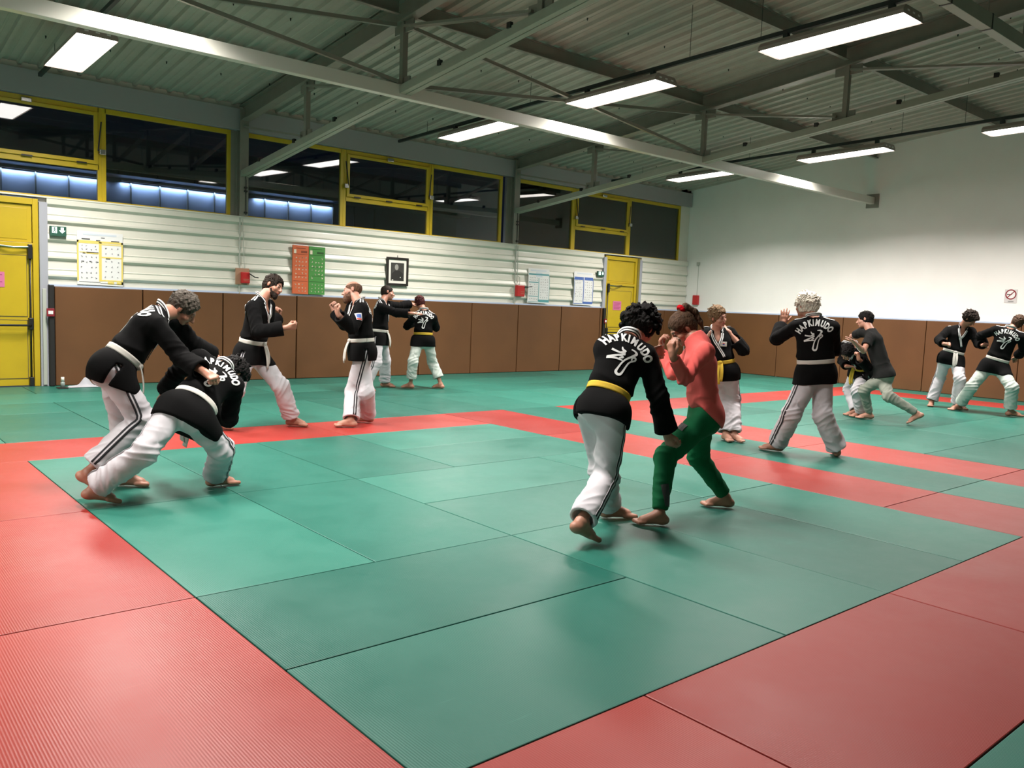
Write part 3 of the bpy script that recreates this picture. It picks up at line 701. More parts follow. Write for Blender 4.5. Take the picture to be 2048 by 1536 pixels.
# red call boxes
r = tag(empty('alarm_box', (4.40, YS, 1.66)), 'red box on a tan board with a black handle, left of the banners', 'alarm box'); of = (4.40, YS, 1.66)
b = MB(); b.box(4.245, 4.49, YS - .012, YS, 1.655, 1.935); putc(b, 'board', M['wood'], r, of, bevel=.003)
b = MB(); b.box(4.33, 4.475, YS - .085, YS - .0125, 1.68, 1.87); putc(b, 'box', M['redbox'], r, of, bevel=.012)
b = MB(); b.tube([(4.45, YS - .10, 1.85), (4.54, YS - .13, 1.79), (4.60, YS - .14, 1.785)], .011, 6); putc(b, 'handle', M['black'], r, of)
b = MB(); b.box(4.355, 4.455, YS - .0875, YS - .0855, 1.745, 1.752); b.box(4.36, 4.45, YS - .0875, YS - .0855, 1.72, 1.725); putc(b, 'label_lines', M['wood'], r, of)
r = tag(empty('alarm_box', (10.66, YS, 1.68)), 'red box with a black handle under the right window column', 'alarm box'); of = (10.66, YS, 1.68)
b = MB(); b.box(10.56, 10.78, YS - .09, YS, 1.68, 1.925); putc(b, 'box', M['redbox'], r, of, bevel=.012)
b = MB(); b.tube([(10.76, YS - .10, 1.89), (10.84, YS - .12, 1.895), (10.95, YS - .13, 1.91)], .011, 6); putc(b, 'handle', M['black'], r, of)
b = MB(); b.box(10.66, 10.75, YS - .0925, YS - .0905, 1.78, 1.787); b.box(10.66, 10.75, YS - .0925, YS - .0905, 1.74, 1.747); putc(b, 'label_lines', M['wood'], r, of)
b = MB(); b.tube([(10.60, YS - .012, 1.925), (10.60, YS - .012, 2.78)], .008, 6); b.tube([(10.68, YS - .012, 1.925), (10.68, YS - .012, 2.10), (10.52, YS - .012, 2.18), (10.52, YS - .012, 2.78)], .006, 6); putc(b, 'conduit', M['jointgrey'], r, of)
b = MB(); b.tube([(4.40, YS - .012, 1.93), (4.36, YS - .012, 2.78)], .006, 6)
tag(b.build('conduit', M['jointgrey']), 'thin grey conduit rising from the tan board with the red box', 'conduit')
r = tag(empty('alarm_box', (XR, 5.72, 1.68)), 'red box on the white wall in the corner', 'alarm box'); of = (XR, 5.72, 1.68)
b = MB(); b.box(XR - .07, XR - .001, 5.62, 5.80, 1.68, 1.93); putc(b, 'box', M['redbox'], r, of, bevel=.012)
b = MB(); b.tube([(XR - .012, 5.70, 1.93), (XR - .012, 5.70, 2.72)], .008, 6); b.box(XR - .05, XR - .001, 5.66, 5.74, 2.72, 2.80); putc(b, 'conduit', M['jointgrey'], r, of)
# no smoking sign
r = tag(empty('no_smoking_sign', (XR, -1.84, 2.0)), 'small no smoking sign with a red ring on the white wall', 'sign'); of = (XR, -1.84, 2.0)
b = MB(); b.box(XR - .006, XR - .001, -1.955, -1.73, 1.91, 2.172); putc(b, 'plate', mat('sign_plate', (.62, .60, .60), .5), r, of)
def disc(cy, cz, r0, r1, x, n=28):
    b = MB(); v = []
    for k_ in range(n):
        a = 2 * math.pi * k_ / n
        v += [(x, cy + r0 * math.cos(a), cz + r0 * math.sin(a)), (x, cy + r1 * math.cos(a), cz + r1 * math.sin(a))]
    b.add(v, [(2 * k_, 2 * k_ + 1, (2 * k_ + 3) % (2 * n), (2 * k_ + 2) % (2 * n)) for k_ in range(n)]); return b
b = disc(-1.842, 2.075, .078, .100, XR - .0075); b.bar((XR - .0078, -1.842 + .06, 2.075 - .06), (XR - .0078, -1.842 - .06, 2.075 + .06), .018, .001, up=(1, 0, 0)); putc(b, 'red_ring', M['signred'], r, of, fixn=False)
b = disc(-1.842, 2.075, .0005, .078, XR - .0068); putc(b, 'white_disc', M['white'], r, of, fixn=False)
b = MB(); b.box(XR - .0074, XR - .007, -1.86 , -1.79, 2.065, 2.083); b.box(XR - .0074, XR - .007, -1.90, -1.80, 1.94, 1.947); b.box(XR - .0074, XR - .007, -1.90, -1.80, 1.925, 1.929); b.box(XR - .0076, XR - .0072, -1.79, -1.775, 2.06, 2.088); putc(b, 'cigarette_and_lines', M['ink'], r, of)

# ------------------------------------------------------------------ towel, bottle, tray by the left door
b = MB(); n = 14; v = []
for i in range(n):
    for j in range(n):
        u, q = i / (n - 1) - .5, j / (n - 1) - .5; rr = math.hypot(u, q)
        z = max(0.0, .12 * math.exp(-(rr / .24) ** 2) * (1 + .35 * math.sin(11 * u + 5 * q)) + .03 * math.sin(9 * u + 4 * q) * math.exp(-rr * 3) + .02 * math.sin(13 * q) - .012)
        v.append((1.78 + u * .42 + .03 * math.sin(q * 6), 5.72 + q * .24, z + .004))
b.add(v, [(i * n + j, (i + 1) * n + j, (i + 1) * n + j + 1, i * n + j + 1) for i in range(n - 1) for j in range(n - 1)])
o = b.build('towel', mat('pale_towel', (.42, .42, .46), .9, bump=.2, bscale=300), smooth=True); md = o.modifiers.new('s', 'SOLIDIFY'); md.thickness = .006; md.offset = 1; md = o.modifiers.new('u', 'SUBSURF'); md.levels = 1; md.render_levels = 2
tag(o, 'crumpled pale towel lying on the mats by the wall pads', 'towel')
r = tag(empty('spray_bottle', (1.475, 5.60, .02)), 'small clear bottle with a cream cap by the black post', 'bottle')
b = MB(); b.tube([(0, 0, 0), (0, 0, .07), (0, 0, .085)], [.030, .030, .016], 12); b.build('body', mat('grey_bottle', (.28, .34, .33), .2), r, smooth=True)
b = MB(); b.tube([(0, 0, .085), (0, 0, .15)], [.024, .022], 12); b.build('cap', M['mount'], r, smooth=True)
b = MB(); b.box(1.40, 1.53, 5.50, 5.66, .001, .018); tag(b.build('tray', M['black'], bevel=.004), 'flat black tray on the mats under the small bottle', 'tray')

# ------------------------------------------------------------------ night outside: added shed and strip lamps, standing in for reflections in the panes
b = MB(); b.box(-12, 40, 6.6, 40, -0.4, -0.3); struct(b.build('ground_outside', mat('asphalt', (.03, .03, .035), .9)))
YN = 14.0
r = tag(empty('added_shed', (0, YN, 0)), 'added dark blue shed front imitating pale strips reflected in the left windows', 'added building')
b = MB(); b.box(-9, 14.8, 0, 6, -0.3, 5.2); b.build('added_shed_wall', mat('blue_grey_sheet', (.06, .08, .13), .6, noise=.25, nscale=1.2), r)
b = MB()
for i in range(30): b.box(-8.3 + i * .69, -8.27 + i * .69, -0.04, -0.001, -0.3, 4.2)
b.build('added_joint_cover', mat('added_shed_joint', (.012, .015, .02), .8), r)
b = MB(); b.box(-9, 14.8, -0.7, -0.001, 4.19, 4.32); b.build('added_canopy', M['rail'], r)  # added with the shed; keeps the wall above it dark
for i, (xa, xb) in enumerate(((-4.5, -1.2), (-0.8, 4.2), (4.6, 7.3), (8.0, 10.3))):  # added lamps, made up to brighten the shed top like the reflected strips
    b = MB(); b.box(xa, xb, -0.09, -0.03, 4.12, 4.17); b.build('added_strip_lamp', M['lampbody'], r)
    ld = bpy.data.lights.new('added_strip_light', 'AREA'); ld.shape = 'RECTANGLE'; ld.size = xb - xa; ld.size_y = .04; ld.energy = 55 * (xb - xa); ld.color = (.72, .86, 1.0); ld.spread = math.radians(170)
    lo = bpy.data.objects.new('added_strip_light', ld); COL.objects.link(lo); lo.parent = r; lo.location = ((xa + xb) / 2, -.06, 4.10)

# ================================================================== people
FWD = Vector((-math.sin(YAW), math.cos(YAW), 0)); RGT = Vector((math.cos(YAW), math.sin(YAW), 0)); UPV = Vector((0, 0, 1))
SK = {n: i for i, n in enumerate([])}

def skin_mat(name, col):
    m = bpy.data.materials.new(name); m.use_nodes = True; N, L = nt(m); b = N['Principled BSDF']
    at = N.new('ShaderNodeAttribute'); at.attribute_name = 'tint'
    tc = N.new('ShaderNodeTexCoord'); n1 = N.new('ShaderNodeTexNoise'); n1.inputs['Scale'].default_value = 14; L.new(tc.outputs['Object'], n1.inputs['Vector'])
    mx = N.new('ShaderNodeMix'); mx.data_type = 'RGBA'; mx.inputs[6].default_value = (*col, 1); mx.inputs[7].default_value = (col[0] * .86, col[1] * .68, col[2] * .64, 1)
    L.new(n1.outputs['Fac'], mx.inputs[0])
    m2 = N.new('ShaderNodeMix'); m2.data_type = 'RGBA'; m2.blend_type = 'MULTIPLY'; m2.inputs[0].default_value = 1
    L.new(mx.outputs[2], m2.inputs[6]); L.new(at.outputs['Color'], m2.inputs[7]); L.new(m2.outputs[2], b.inputs['Base Color'])
    b.inputs['Roughness'].default_value = .5; b.inputs['Subsurface Weight'].default_value = 0.0
    return m
M['skin'] = skin_mat('skin', (.40, .20, .135)); M['skin_pale'] = skin_mat('skin_pale', (.48, .26, .19)); M['skin_tan'] = skin_mat('skin_tan', (.34, .175, .115))
def cloth(name, col, rough=.85, bscale=500, weave=.15):
    return mat(name, col, rough, spec=.12, noise=.05, nscale=5, bump=weave, bscale=bscale)
M['blackcloth'] = cloth('black_cotton', (.0035, .0035, .0038), .95)
M['whitecloth'] = cloth('white_cotton', (.53, .51, .545))
M['whitebelt'] = cloth('white_belt_cotton', (.56, .54, .50)); M['yellowbelt'] = cloth('yellow_belt_cotton', (.55, .37, .045))
M['mintcloth'] = cloth('pale_cotton', (.44, .49, .455)); M['greycloth'] = cloth('grey_jersey', (.27, .285, .245)); M['coral'] = cloth('coral_fleece', (.72, .125, .115))
M['greencloth'] = cloth('green_jersey', (.008, .115, .045)); M['tee'] = cloth('faded_black_jersey', (.018, .018, .018)); M['lettering'] = mat('white_lettering', (.68, .68, .68), .7)
M['scrunchie'] = cloth('red_scrunchie', (.42, .004, .01)); M['greyl'] = mat('grey_lettering', (.35, .35, .36), .7)
def hair_mat(name, c):
    m = mat(name, c, .65, spec=.14, noise=.45, nscale=60, bump=.5, bscale=160, stretch=(1, 1, .35)); return m
def stripe_mat(name, base, line, marks_):
    """marks_: list of (u0,u1) lines across the ribbon"""
    m = bpy.data.materials.new(name); m.use_nodes = True; N, L = nt(m); b = N['Principled BSDF']; b.inputs['Roughness'].default_value = .8
    uv = N.new('ShaderNodeUVMap'); sx = N.new('ShaderNodeSeparateXYZ'); L.new(uv.outputs[0], sx.inputs[0])
    prev = None
    for a_, b__ in marks_:
        g = N.new('ShaderNodeMath'); g.operation = 'GREATER_THAN'; g.inputs[1].default_value = a_; L.new(sx.outputs[0], g.inputs[0])
        l = N.new('ShaderNodeMath'); l.operation = 'LESS_THAN'; l.inputs[1].default_value = b__; L.new(sx.outputs[0], l.inputs[0])
        mu = N.new('ShaderNodeMath'); mu.operation = 'MULTIPLY'; L.new(g.outputs[0], mu.inputs[0]); L.new(l.outputs[0], mu.inputs[1])
        if prev:
            ad = N.new('ShaderNodeMath'); ad.operation = 'MAXIMUM'; L.new(prev.outputs[0], ad.inputs[0]); L.new(mu.outputs[0], ad.inputs[1]); prev = ad
        else: prev = mu
    mx = N.new('ShaderNodeMix'); mx.data_type = 'RGBA'; mx.inputs[6].default_value = (*base, 1); mx.inputs[7].default_value = (*line, 1)
    L.new(prev.outputs[0], mx.inputs[0]); L.new(mx.outputs[2], b.inputs['Base Color']); return m
M['collar'] = stripe_mat('striped_collar', (.012, .012, .013), (.74, .74, .74), [(0.0, .30), (.52, .78)])
M['shoulder'] = stripe_mat('striped_shoulder', (.012, .012, .013), (.74, .74, .74), [(0, .3), (.7, 1)])
M['legline'] = stripe_mat('black_leg_lines', (.53, .51, .545), (.012, .012, .016), [(0, .36), (.62, 1.0)])
M['patch'] = mat('blue_patch', (.35, .42, .62), .7); M['patchred'] = mat('red_patch', (.6, .08, .06), .7)

# ------------------------------------------------------------------ distance field modelling (numpy) -> one smooth mesh
class Field:
    def __init__(s, lo, hi, h):
        s.lo = np.array(lo, np.float32); s.h = h
        s.n = np.ceil((np.array(hi) - np.array(lo)) / h).astype(int) + 1
        s.D = np.full(s.n, 1.0, np.float32)
    def region(s, lo, hi, pad):
        a = np.clip(np.floor((np.array(lo) - pad - s.lo) / s.h).astype(int), 0, s.n); b = np.clip(np.ceil((np.array(hi) + pad - s.lo) / s.h).astype(int) + 1, 0, s.n)
        ax = [(s.lo[i] + np.arange(a[i], b[i]) * s.h).astype(np.float32) for i in range(3)]
        return tuple(slice(a[i], b[i]) for i in range(3)), ax[0][:, None, None], ax[1][None, :, None], ax[2][None, None, :]
    def comb(s, sl, d, k, op):
        E = s.D[sl]
        if op == 'u':
            if k > 0:
                h_ = np.maximum(k - np.abs(E - d), 0) / k; s.D[sl] = np.minimum(E, d) - h_ * h_ * k * .25
            else: s.D[sl] = np.minimum(E, d)
        elif op == 's':
            if k > 0:
                h_ = np.maximum(k - np.abs(E + d), 0) / k; s.D[sl] = np.maximum(E, -d) + h_ * h_ * k * .25
            else: s.D[sl] = np.maximum(E, -d)
    def cap(s, a, b, ra, rb, k=.02, side=None, ks=1.0, op='u', cut=None, cuta=None):
        """tapered capsule; side,ks: stretch across an axis; cut: flat end at b; cuta: flat end at a"""
        a = np.array(a, np.float32); b = np.array(b, np.float32); R = max(ra, rb) * max(1, ks)
        sl, X, Y, Z = s.region(np.minimum(a, b) - R, np.maximum(a, b) + R, k + 3 * s.h)
        ab = b - a; L2 = float(ab @ ab) + 1e-9
        t = ((X - a[0]) * ab[0] + (Y - a[1]) * ab[1] + (Z - a[2]) * ab[2]) / L2; tc = np.clip(t, 0, 1)
        qx, qy, qz = X - a[0] - tc * ab[0], Y - a[1] - tc * ab[1], Z - a[2] - tc * ab[2]
        q2 = qx * qx + qy * qy + qz * qz
        if side is not None:
            u = np.array(side, np.float32); qs = qx * u[0] + qy * u[1] + qz * u[2]; q2 = q2 - qs * qs + (qs / ks) ** 2
        d = np.sqrt(np.maximum(q2, 0)) - (ra + (rb - ra) * tc)
        L = math.sqrt(L2)
        if cut is not None: d = np.maximum(d, (t - 1) * L - cut)
        if cuta is not None: d = np.maximum(d, -t * L - cuta)
        s.comb(sl, d, k, op)
    def ell(s, c, ax, rad, k=.02, op='u'):
        """ellipsoid with axes ax (3 unit vectors) and radii"""
        c = np.array(c, np.float32); R = max(rad)
        sl, X, Y, Z = s.region(c - R, c + R, k + 3 * s.h)
        dx, dy, dz = X - c[0], Y - c[1], Z - c[2]; q = 0
        for u, r_ in zip(ax, rad): q = q + ((dx * u[0] + dy * u[1] + dz * u[2]) / r_) ** 2
        q = np.sqrt(q); s.comb(sl, (q - 1) * min(rad) * (0.6 + 0.4 * np.minimum(q, 2)), k, op)
    def boxcut(s, c, ax, half, k=0.0, op='s'):
        c = np.array(c, np.float32); R = max(half) * 1.75
        sl, X, Y, Z = s.region(c - R, c + R, k + 2 * s.h)
        dx, dy, dz = X - c[0], Y - c[1], Z - c[2]; d = None
        for u, r_ in zip(ax, half):
            e = np.abs(dx * u[0] + dy * u[1] + dz * u[2]) - r_; d = e if d is None else np.maximum(d, e)
        s.comb(sl, d, k, op)
    def halfspace(s, c, n):
        """keep the side n points to"""
        X = (s.lo[0] + np.arange(s.n[0]) * s.h)[:, None, None]; Y = (s.lo[1] + np.arange(s.n[1]) * s.h)[None, :, None]; Z = (s.lo[2] + np.arange(s.n[2]) * s.h)[None, None, :]
        s.D = np.maximum(s.D, -((X - c[0]) * n[0] + (Y - c[1]) * n[1] + (Z - c[2]) * n[2])).astype(np.float32)
    def mesh(s):
        D = s.D; D[0] = D[-1] = 1; D[:, 0] = D[:, -1] = 1; D[:, :, 0] = D[:, :, -1] = 1
        I = D < 0; n = s.n
        cnt = np.zeros(tuple(n - 1), np.int8)
        for i in (0, 1):
            for j in (0, 1):
                for k_ in (0, 1): cnt += I[i:n[0] - 1 + i, j:n[1] - 1 + j, k_:n[2] - 1 + k_]
        cells_ = np.argwhere((cnt > 0) & (cnt < 8)); del cnt
        cx, cy, cz = cells_.T
        C = [(i, j, k_) for i in (0, 1) for j in (0, 1) for k_ in (0, 1)]
        vals = {c: D[cx + c[0], cy + c[1], cz + c[2]] for c in C}
        acc = np.zeros((len(cells_), 3)); num = np.zeros(len(cells_))
        for c in C:
            for ax in range(3):
                if c[ax] == 0:
                    c2 = list(c); c2[ax] = 1; c2 = tuple(c2); va, vb = vals[c], vals[c2]; m_ = (va < 0) != (vb < 0)
                    t = np.where(m_, va / np.where(m_, va - vb, 1), 0)
                    pt_ = np.array(c, float)[None, :].repeat(len(t), 0); pt_[:, ax] += t
                    acc += pt_ * m_[:, None]; num += m_
        V = (cells_ + acc / num[:, None]) * s.h + s.lo
        idx = -np.ones(tuple(n - 1), np.int32); idx[cx, cy, cz] = np.arange(len(cells_))
        Q = []
        for ax in range(3):
            o1, o2 = [(1, 2), (2, 0), (0, 1)][ax]
            sa = [slice(1, -1)] * 3; sb = [slice(1, -1)] * 3
            sa[ax] = slice(0, -1); sb[ax] = slice(1, None)
            A_, B__ = I[tuple(sa)], I[tuple(sb)]; e = np.argwhere(A_ != B__); 
            if not len(e): continue
            e[:, o1] += 1; e[:, o2] += 1; inside = I[e[:, 0], e[:, 1], e[:, 2]]
            def g(d1, d2):
                q = e.copy(); q[:, o1] -= d1; q[:, o2] -= d2; return idx[q[:, 0], q[:, 1], q[:, 2]]
            q = np.stack([g(1, 1), g(0, 1), g(0, 0), g(1, 0)], 1); q[~inside] = q[~inside][:, ::-1]; Q.append(q)
        return V, np.concatenate(Q)

def normals(V, Q):
    n = np.cross(V[Q[:, 2]] - V[Q[:, 0]], V[Q[:, 3]] - V[Q[:, 1]]); N_ = np.zeros_like(V)
    for i in range(4): np.add.at(N_, Q[:, i], n)
    return N_ / np.maximum(np.linalg.norm(N_, axis=1, keepdims=True), 1e-9)

def smooth(V, Q, it=1, f=.5):
    for _ in range(it):
        S = np.zeros_like(V); c = np.zeros(len(V))
        for i in range(4):
            for j in ((i + 1) % 4, (i + 3) % 4): np.add.at(S, Q[:, i], V[Q[:, j]]); np.add.at(c, Q[:, i], 1)
        V = V * (1 - f) + f * S / c[:, None]
    return V

def link_mesh(name, V, Q, m, parent=None, tint=None):
    me = bpy.data.meshes.new(name); me.vertices.add(len(V)); me.vertices.foreach_set('co', V.astype(np.float32).ravel())
    me.loops.add(len(Q) * 4); me.loops.foreach_set('vertex_index', Q.astype(np.int32).ravel())
    me.polygons.add(len(Q)); me.polygons.foreach_set('loop_start', np.arange(0, len(Q) * 4, 4, dtype=np.int32)); me.polygons.foreach_set('loop_total', np.full(len(Q), 4, np.int32))
    me.update(calc_edges=True); me.validate(); me.polygons.foreach_set('use_smooth', [True] * len(me.polygons)); me.materials.append(m)
    if tint is not None:
        at = me.color_attributes.new('tint', 'FLOAT_COLOR', 'POINT'); c = np.ones((len(V), 4), np.float32); c[:, :3] = tint; at.data.foreach_set('color', c.ravel())
    o = bpy.data.objects.new(name, me); COL.objects.link(o)
    if parent: o.parent = parent
    return o

rs_ = np.random.RandomState(5)
KK = rs_.normal(size=(24, 3)); KK /= np.linalg.norm(KK, axis=1, keepdims=True); PH = rs_.uniform(0, 6.28, 24)
def wob(V, freq, seed=0, n=5):
    s_ = 0
    for i in range(n):
        j = (i + seed * 5) % 24; s_ = s_ + np.sin(V @ (KK[j] * freq * (1 + .35 * i)) + PH[j] + seed)
    return s_ / n

def vec(a): return np.array(a, float)
def unit(a): a = vec(a); return a / max(np.linalg.norm(a), 1e-9)

def finger_dir(d, n, a): return d * math.cos(a) + n * math.sin(a)
HAND = {'fist': ((1.25, 1.6, 1.0), .75), 'relaxed': ((.5, .6, .45), .2), 'open': ((.12, .15, .1), -.15), 'grab': ((.8, 1.0, .7), .5), 'spread': ((.15, .2, .15), -.3)}
def build_hand(F, wr, d, n, right, kind, s):
    """wr wrist, d hand direction, n palm normal (fingers curl towards it)"""
    d = unit(d); n = unit(n - d * (n @ d)); t = np.cross(d, n) * (1 if right else -1)     # t = towards thumb
    curl, th = HAND[kind]
    fan = .16 if kind in ('open', 'spread') else .03
    F.cap(wr - d * .02 * s, wr + d * .03 * s, .024 * s, .027 * s, .015)
    for i, off in enumerate((-.030, -.010, .010, .030)):
        kn = wr + d * .088 * s * (1 - .06 * abs(i - 2)) + t * off * s; F.cap(wr + d * .012 * s + t * off * .55 * s, kn, .0145 * s, .0125 * s, .012)
        L = (.80, .95, 1.0, .92)[i]; a = 0; q = kn; dd = unit(d + t * off / .03 * fan)
        for j, (l, r_) in enumerate(((.043, .0105), (.027, .0095), (.022, .0085))):
            a += curl[j]; e = q + finger_dir(dd, n, a) * l * L * s; F.cap(q, e, r_ * s, (r_ - .001) * s, .003); q = e
    q = wr + d * .022 * s + t * .020 * s + n * .006 * s
    if kind == 'fist': pts_ = [q, q + (d * .035 + t * .022 + n * .022) * s, q + (d * .062 + t * .004 + n * .038) * s, q + (d * .068 - t * .018 + n * .042) * s]
    else: pts_ = [q, q + (d * .032 + t * .030 + n * .010) * s, q + (d * .058 + t * (.044 - .03 * th) + n * .016) * s, q + (d * .080 + t * (.050 - .04 * th) + n * .02) * s]
    for i in range(3): F.cap(pts_[i], pts_[i + 1], (.014, .0115, .010)[i] * s, (.0115, .010, .0085)[i] * s, .006)
    return t

def build_foot(F, ank, heel, f, s, toes_down=True):
    """heel = point on the sole under the heel; f = unit direction heel -> toe"""
    f = unit(f); sd = unit(np.cross(f, vec((0, 0, 1)))); u = np.cross(sd, f)
    hp = heel + u * .030 * s; ball = heel + f * .165 * s + u * .022 * s
    F.cap(ank, hp + f * .02 * s + u * .01 * s, .036 * s, .034 * s, .02); F.cap(hp, hp + f * .03 * s, .029 * s, .031 * s, .02)
    F.cap(ank + f * .02 * s - u * .01 * s, ball + u * .012 * s, .036 * s, .024 * s, .025, side=sd, ks=1.25); F.cap(hp + f * .02 * s, ball + f * .015 * s, .029 * s, .025 * s, .02, side=sd, ks=1.40)
    for i, off in enumerate((-.034, -.018, -.003, .013, .031)):
        r_ = (.0125, .013, .0135, .0145, .018)[i]; L = (.034, .044, .052, .058, .060)[i]
        q = heel + f * .15 * s + sd * off * s + u * .016 * s; F.cap(q, heel + f * (.165 + L) * s + sd * off * 1.1 * s + u * .012 * s, r_ * s, r_ * s, .005)

def torso_frame(J):
    up = unit(J['nk'] - J['pv']); left = J['sl'] - J['sr']; left = unit(left - up * (left @ up)); return left, np.cross(left, up), up

def project_ribbon(name, pts, wdt, bvh, m, parent, off=.005, wdir=None, thick=.004, nearest=True):
    """band following pts on a garment; wdir: list of width directions (or None: normal x tangent)"""
    P_, N_ = [], []
    for p in pts:
        if nearest:
            h = bvh.find_nearest(Vector(p)); P_.append(np.array(h[0])); N_.append(np.array(h[1]))
        else: P_.append(vec(p)); N_.append(None)
    n = len(P_); v = []; f = []; uvs = []
    S = 4
    for i in range(n):
        tan = unit(P_[min(i + 1, n - 1)] - P_[max(i - 1, 0)])
        nn = N_[i] if N_[i] is not None else None
        if wdir is not None: wd_ = unit(wdir[i] if isinstance(wdir, list) else wdir); nn = np.cross(tan, wd_) if nn is None else nn
        else: wd_ = unit(np.cross(nn, tan))
        for j in range(S + 1):
            q = P_[i] + wd_ * wdt * (j / S - .5)
            if bvh is not None:
                h = bvh.find_nearest(Vector(q))
                if h[0] is not None and (Vector(q) - h[0]).length < .05:
                    no = np.array(h[1]); q = np.array(h[0]) + no * off
                    v.append(q + no * thick); continue
            v.append(q + unit(nn) * (off + thick))
    me = bpy.data.meshes.new(name)
    f = [(i * (S + 1) + j, (i + 1) * (S + 1) + j, (i + 1) * (S + 1) + j + 1, i * (S + 1) + j + 1) for i in range(n - 1) for j in range(S)]
    me.from_pydata([tuple(q) for q in v], [], f); uv = me.uv_layers.new(name='UVMap')
    for li, l in enumerate(me.loops): uv.data[li].uv = ((l.vertex_index % (S + 1)) / S, (l.vertex_index // (S + 1)) / n)
    me.materials.append(m); me.polygons.foreach_set('use_smooth', [True] * len(f))
    o = bpy.data.objects.new(name, me); COL.objects.link(o); o.parent = parent
    md = o.modifiers.new('s', 'SOLIDIFY'); md.thickness = thick + off * .9; md.offset = 0
    return o

FONT_CACHE = {}
def letter_mesh(ch, bold=.05):
    if ch in FONT_CACHE: return FONT_CACHE[ch]
    cu = bpy.data.curves.new('t', 'FONT'); cu.body = ch; cu.size = 1.0; cu.offset = bold; cu.resolution_u = 3; cu.align_x = 'CENTER'
    ob = bpy.data.objects.new('t', cu); COL.objects.link(ob); dg = bpy.context.evaluated_depsgraph_get(); me = bpy.data.meshes.new_from_object(ob.evaluated_get(dg))
    bm = bmesh.new(); bm.from_mesh(me); bmesh.ops.triangulate(bm, faces=bm.faces)
    bmesh.ops.subdivide_edges(bm, edges=[e for e in bm.edges if e.calc_length() > .2], cuts=1, use_grid_fill=False); bmesh.ops.triangulate(bm, faces=bm.faces)
    V = [v.co.copy() for v in bm.verts]; Fc = [[v.index for v in f.verts] for f in bm.faces]; bm.free(); bpy.data.objects.remove(ob); bpy.data.curves.remove(cu)
    FONT_CACHE[ch] = (V, Fc); return FONT_CACHE[ch]

def text2d(txt, radius, size, gap=1.0, squeeze=.8):
    """letters on an arc (centre of the arc below), returns verts(2d), faces"""
    V, Fc = [], []; wds = {'I': .34, 'M': .95}; tot = sum(wds.get(c, .70) for c in txt) * size * squeeze * gap; pos = -tot / 2
    for c in txt:
        wd_ = wds.get(c, .70) * size * squeeze * gap; a = (pos + wd_ / 2) / radius; pos += wd_
        LV, LF = letter_mesh(c); o = len(V)
        for p in LV:
            x, y = p.x * size * squeeze, p.y * size; r_ = radius + y
            V.append((math.sin(a) * r_ + math.cos(a) * x, math.cos(a) * r_ - math.sin(a) * x - radius))
        Fc += [[i + o for i in f] for f in LF]
    return V, Fc

def stroke2d(polys, wd_):
    V, Fc = [], []
    for pl, ww in polys:
        n = len(pl); o = len(V)
        for i, p in enumerate(pl):
            a = pl[max(i - 1, 0)]; b_ = pl[min(i + 1, n - 1)]; dx, dy = b_[0] - a[0], b_[1] - a[1]; L = math.hypot(dx, dy) or 1
            w2 = wd_ * ww[i] / 2 if isinstance(ww, (list, tuple)) else wd_ * ww / 2
            V += [(p[0] - dy / L * w2, p[1] + dx / L * w2), (p[0] + dy / L * w2, p[1] - dx / L * w2)]
        Fc += [(o + 2 * i, o + 2 * i + 1, o + 2 * i + 3, o + 2 * i + 2) for i in range(n - 1)]
    return V, Fc
# brushed emblem: zigzag with a flame on the left, a long looped stroke on the right (units: metres, x right, y up)
def em(pts): return [((x - 370) / 1850, (880 - y) / 1850) for x, y in pts]
EMB = [(em([(205, 765), (300, 785), (400, 780)]), [.9, .8, .5]), (em([(400, 790), (300, 830), (190, 885)]), [.5, .8, 1.1]), (em([(180, 890), (270, 875), (390, 880)]), [1.1, .9, .5]),
       (em([(330, 690), (345, 735), (400, 745), (330, 775)]), [.4, .9, 1.1, .4]), (em([(300, 835), (345, 820), (400, 835), (330, 860), (360, 880)]), [.5, .6, .6, .6, .4]),
       (em([(460, 672), (520, 672), (552, 700), (520, 745), (470, 800), (415, 860), (385, 930), (365, 1010), (352, 1060), (372, 1095), (410, 1098), (436, 1065), (450, 1000), (468, 920), (488, 860), (530, 828), (562, 795), (548, 765), (515, 775), (500, 810), (518, 838)]), [.5, .9, 1.2, .9, .8, .7, .7, .8, 1.1, 1.2, 1.2, .9, .7, .6, .6, .6, .7, .8, .7, .6, .4])]
def subdiv(pl):
    out = []
    for (pts_, ww) in pl:
        P2, W2 = [], []
        for i in range(len(pts_) - 1):
            for t in (0, .5): P2.append((pts_[i][0] * (1 - t) + pts_[i + 1][0] * t, pts_[i][1] * (1 - t) + pts_[i + 1][1] * t)); W2.append(ww[i] * (1 - t) + ww[i + 1] * t)
        P2.append(pts_[-1]); W2.append(ww[-1]); out.append((P2, W2))
    return out
def chaikin(pl):
    out = []
    for pts_, ww in pl:
        for _ in range(2):
            P2, W2 = [pts_[0]], [ww[0]]
            for i in range(len(pts_) - 1):
                for t in (.25, .75): P2.append(tuple(pts_[i][k_] * (1 - t) + pts_[i + 1][k_] * t for k_ in (0, 1))); W2.append(ww[i] * (1 - t) + ww[i + 1] * t)
            P2.append(pts_[-1]); W2.append(ww[-1]); pts_, ww = P2, W2
        out.append((pts_, ww))
    return out
EMB = chaikin(EMB)

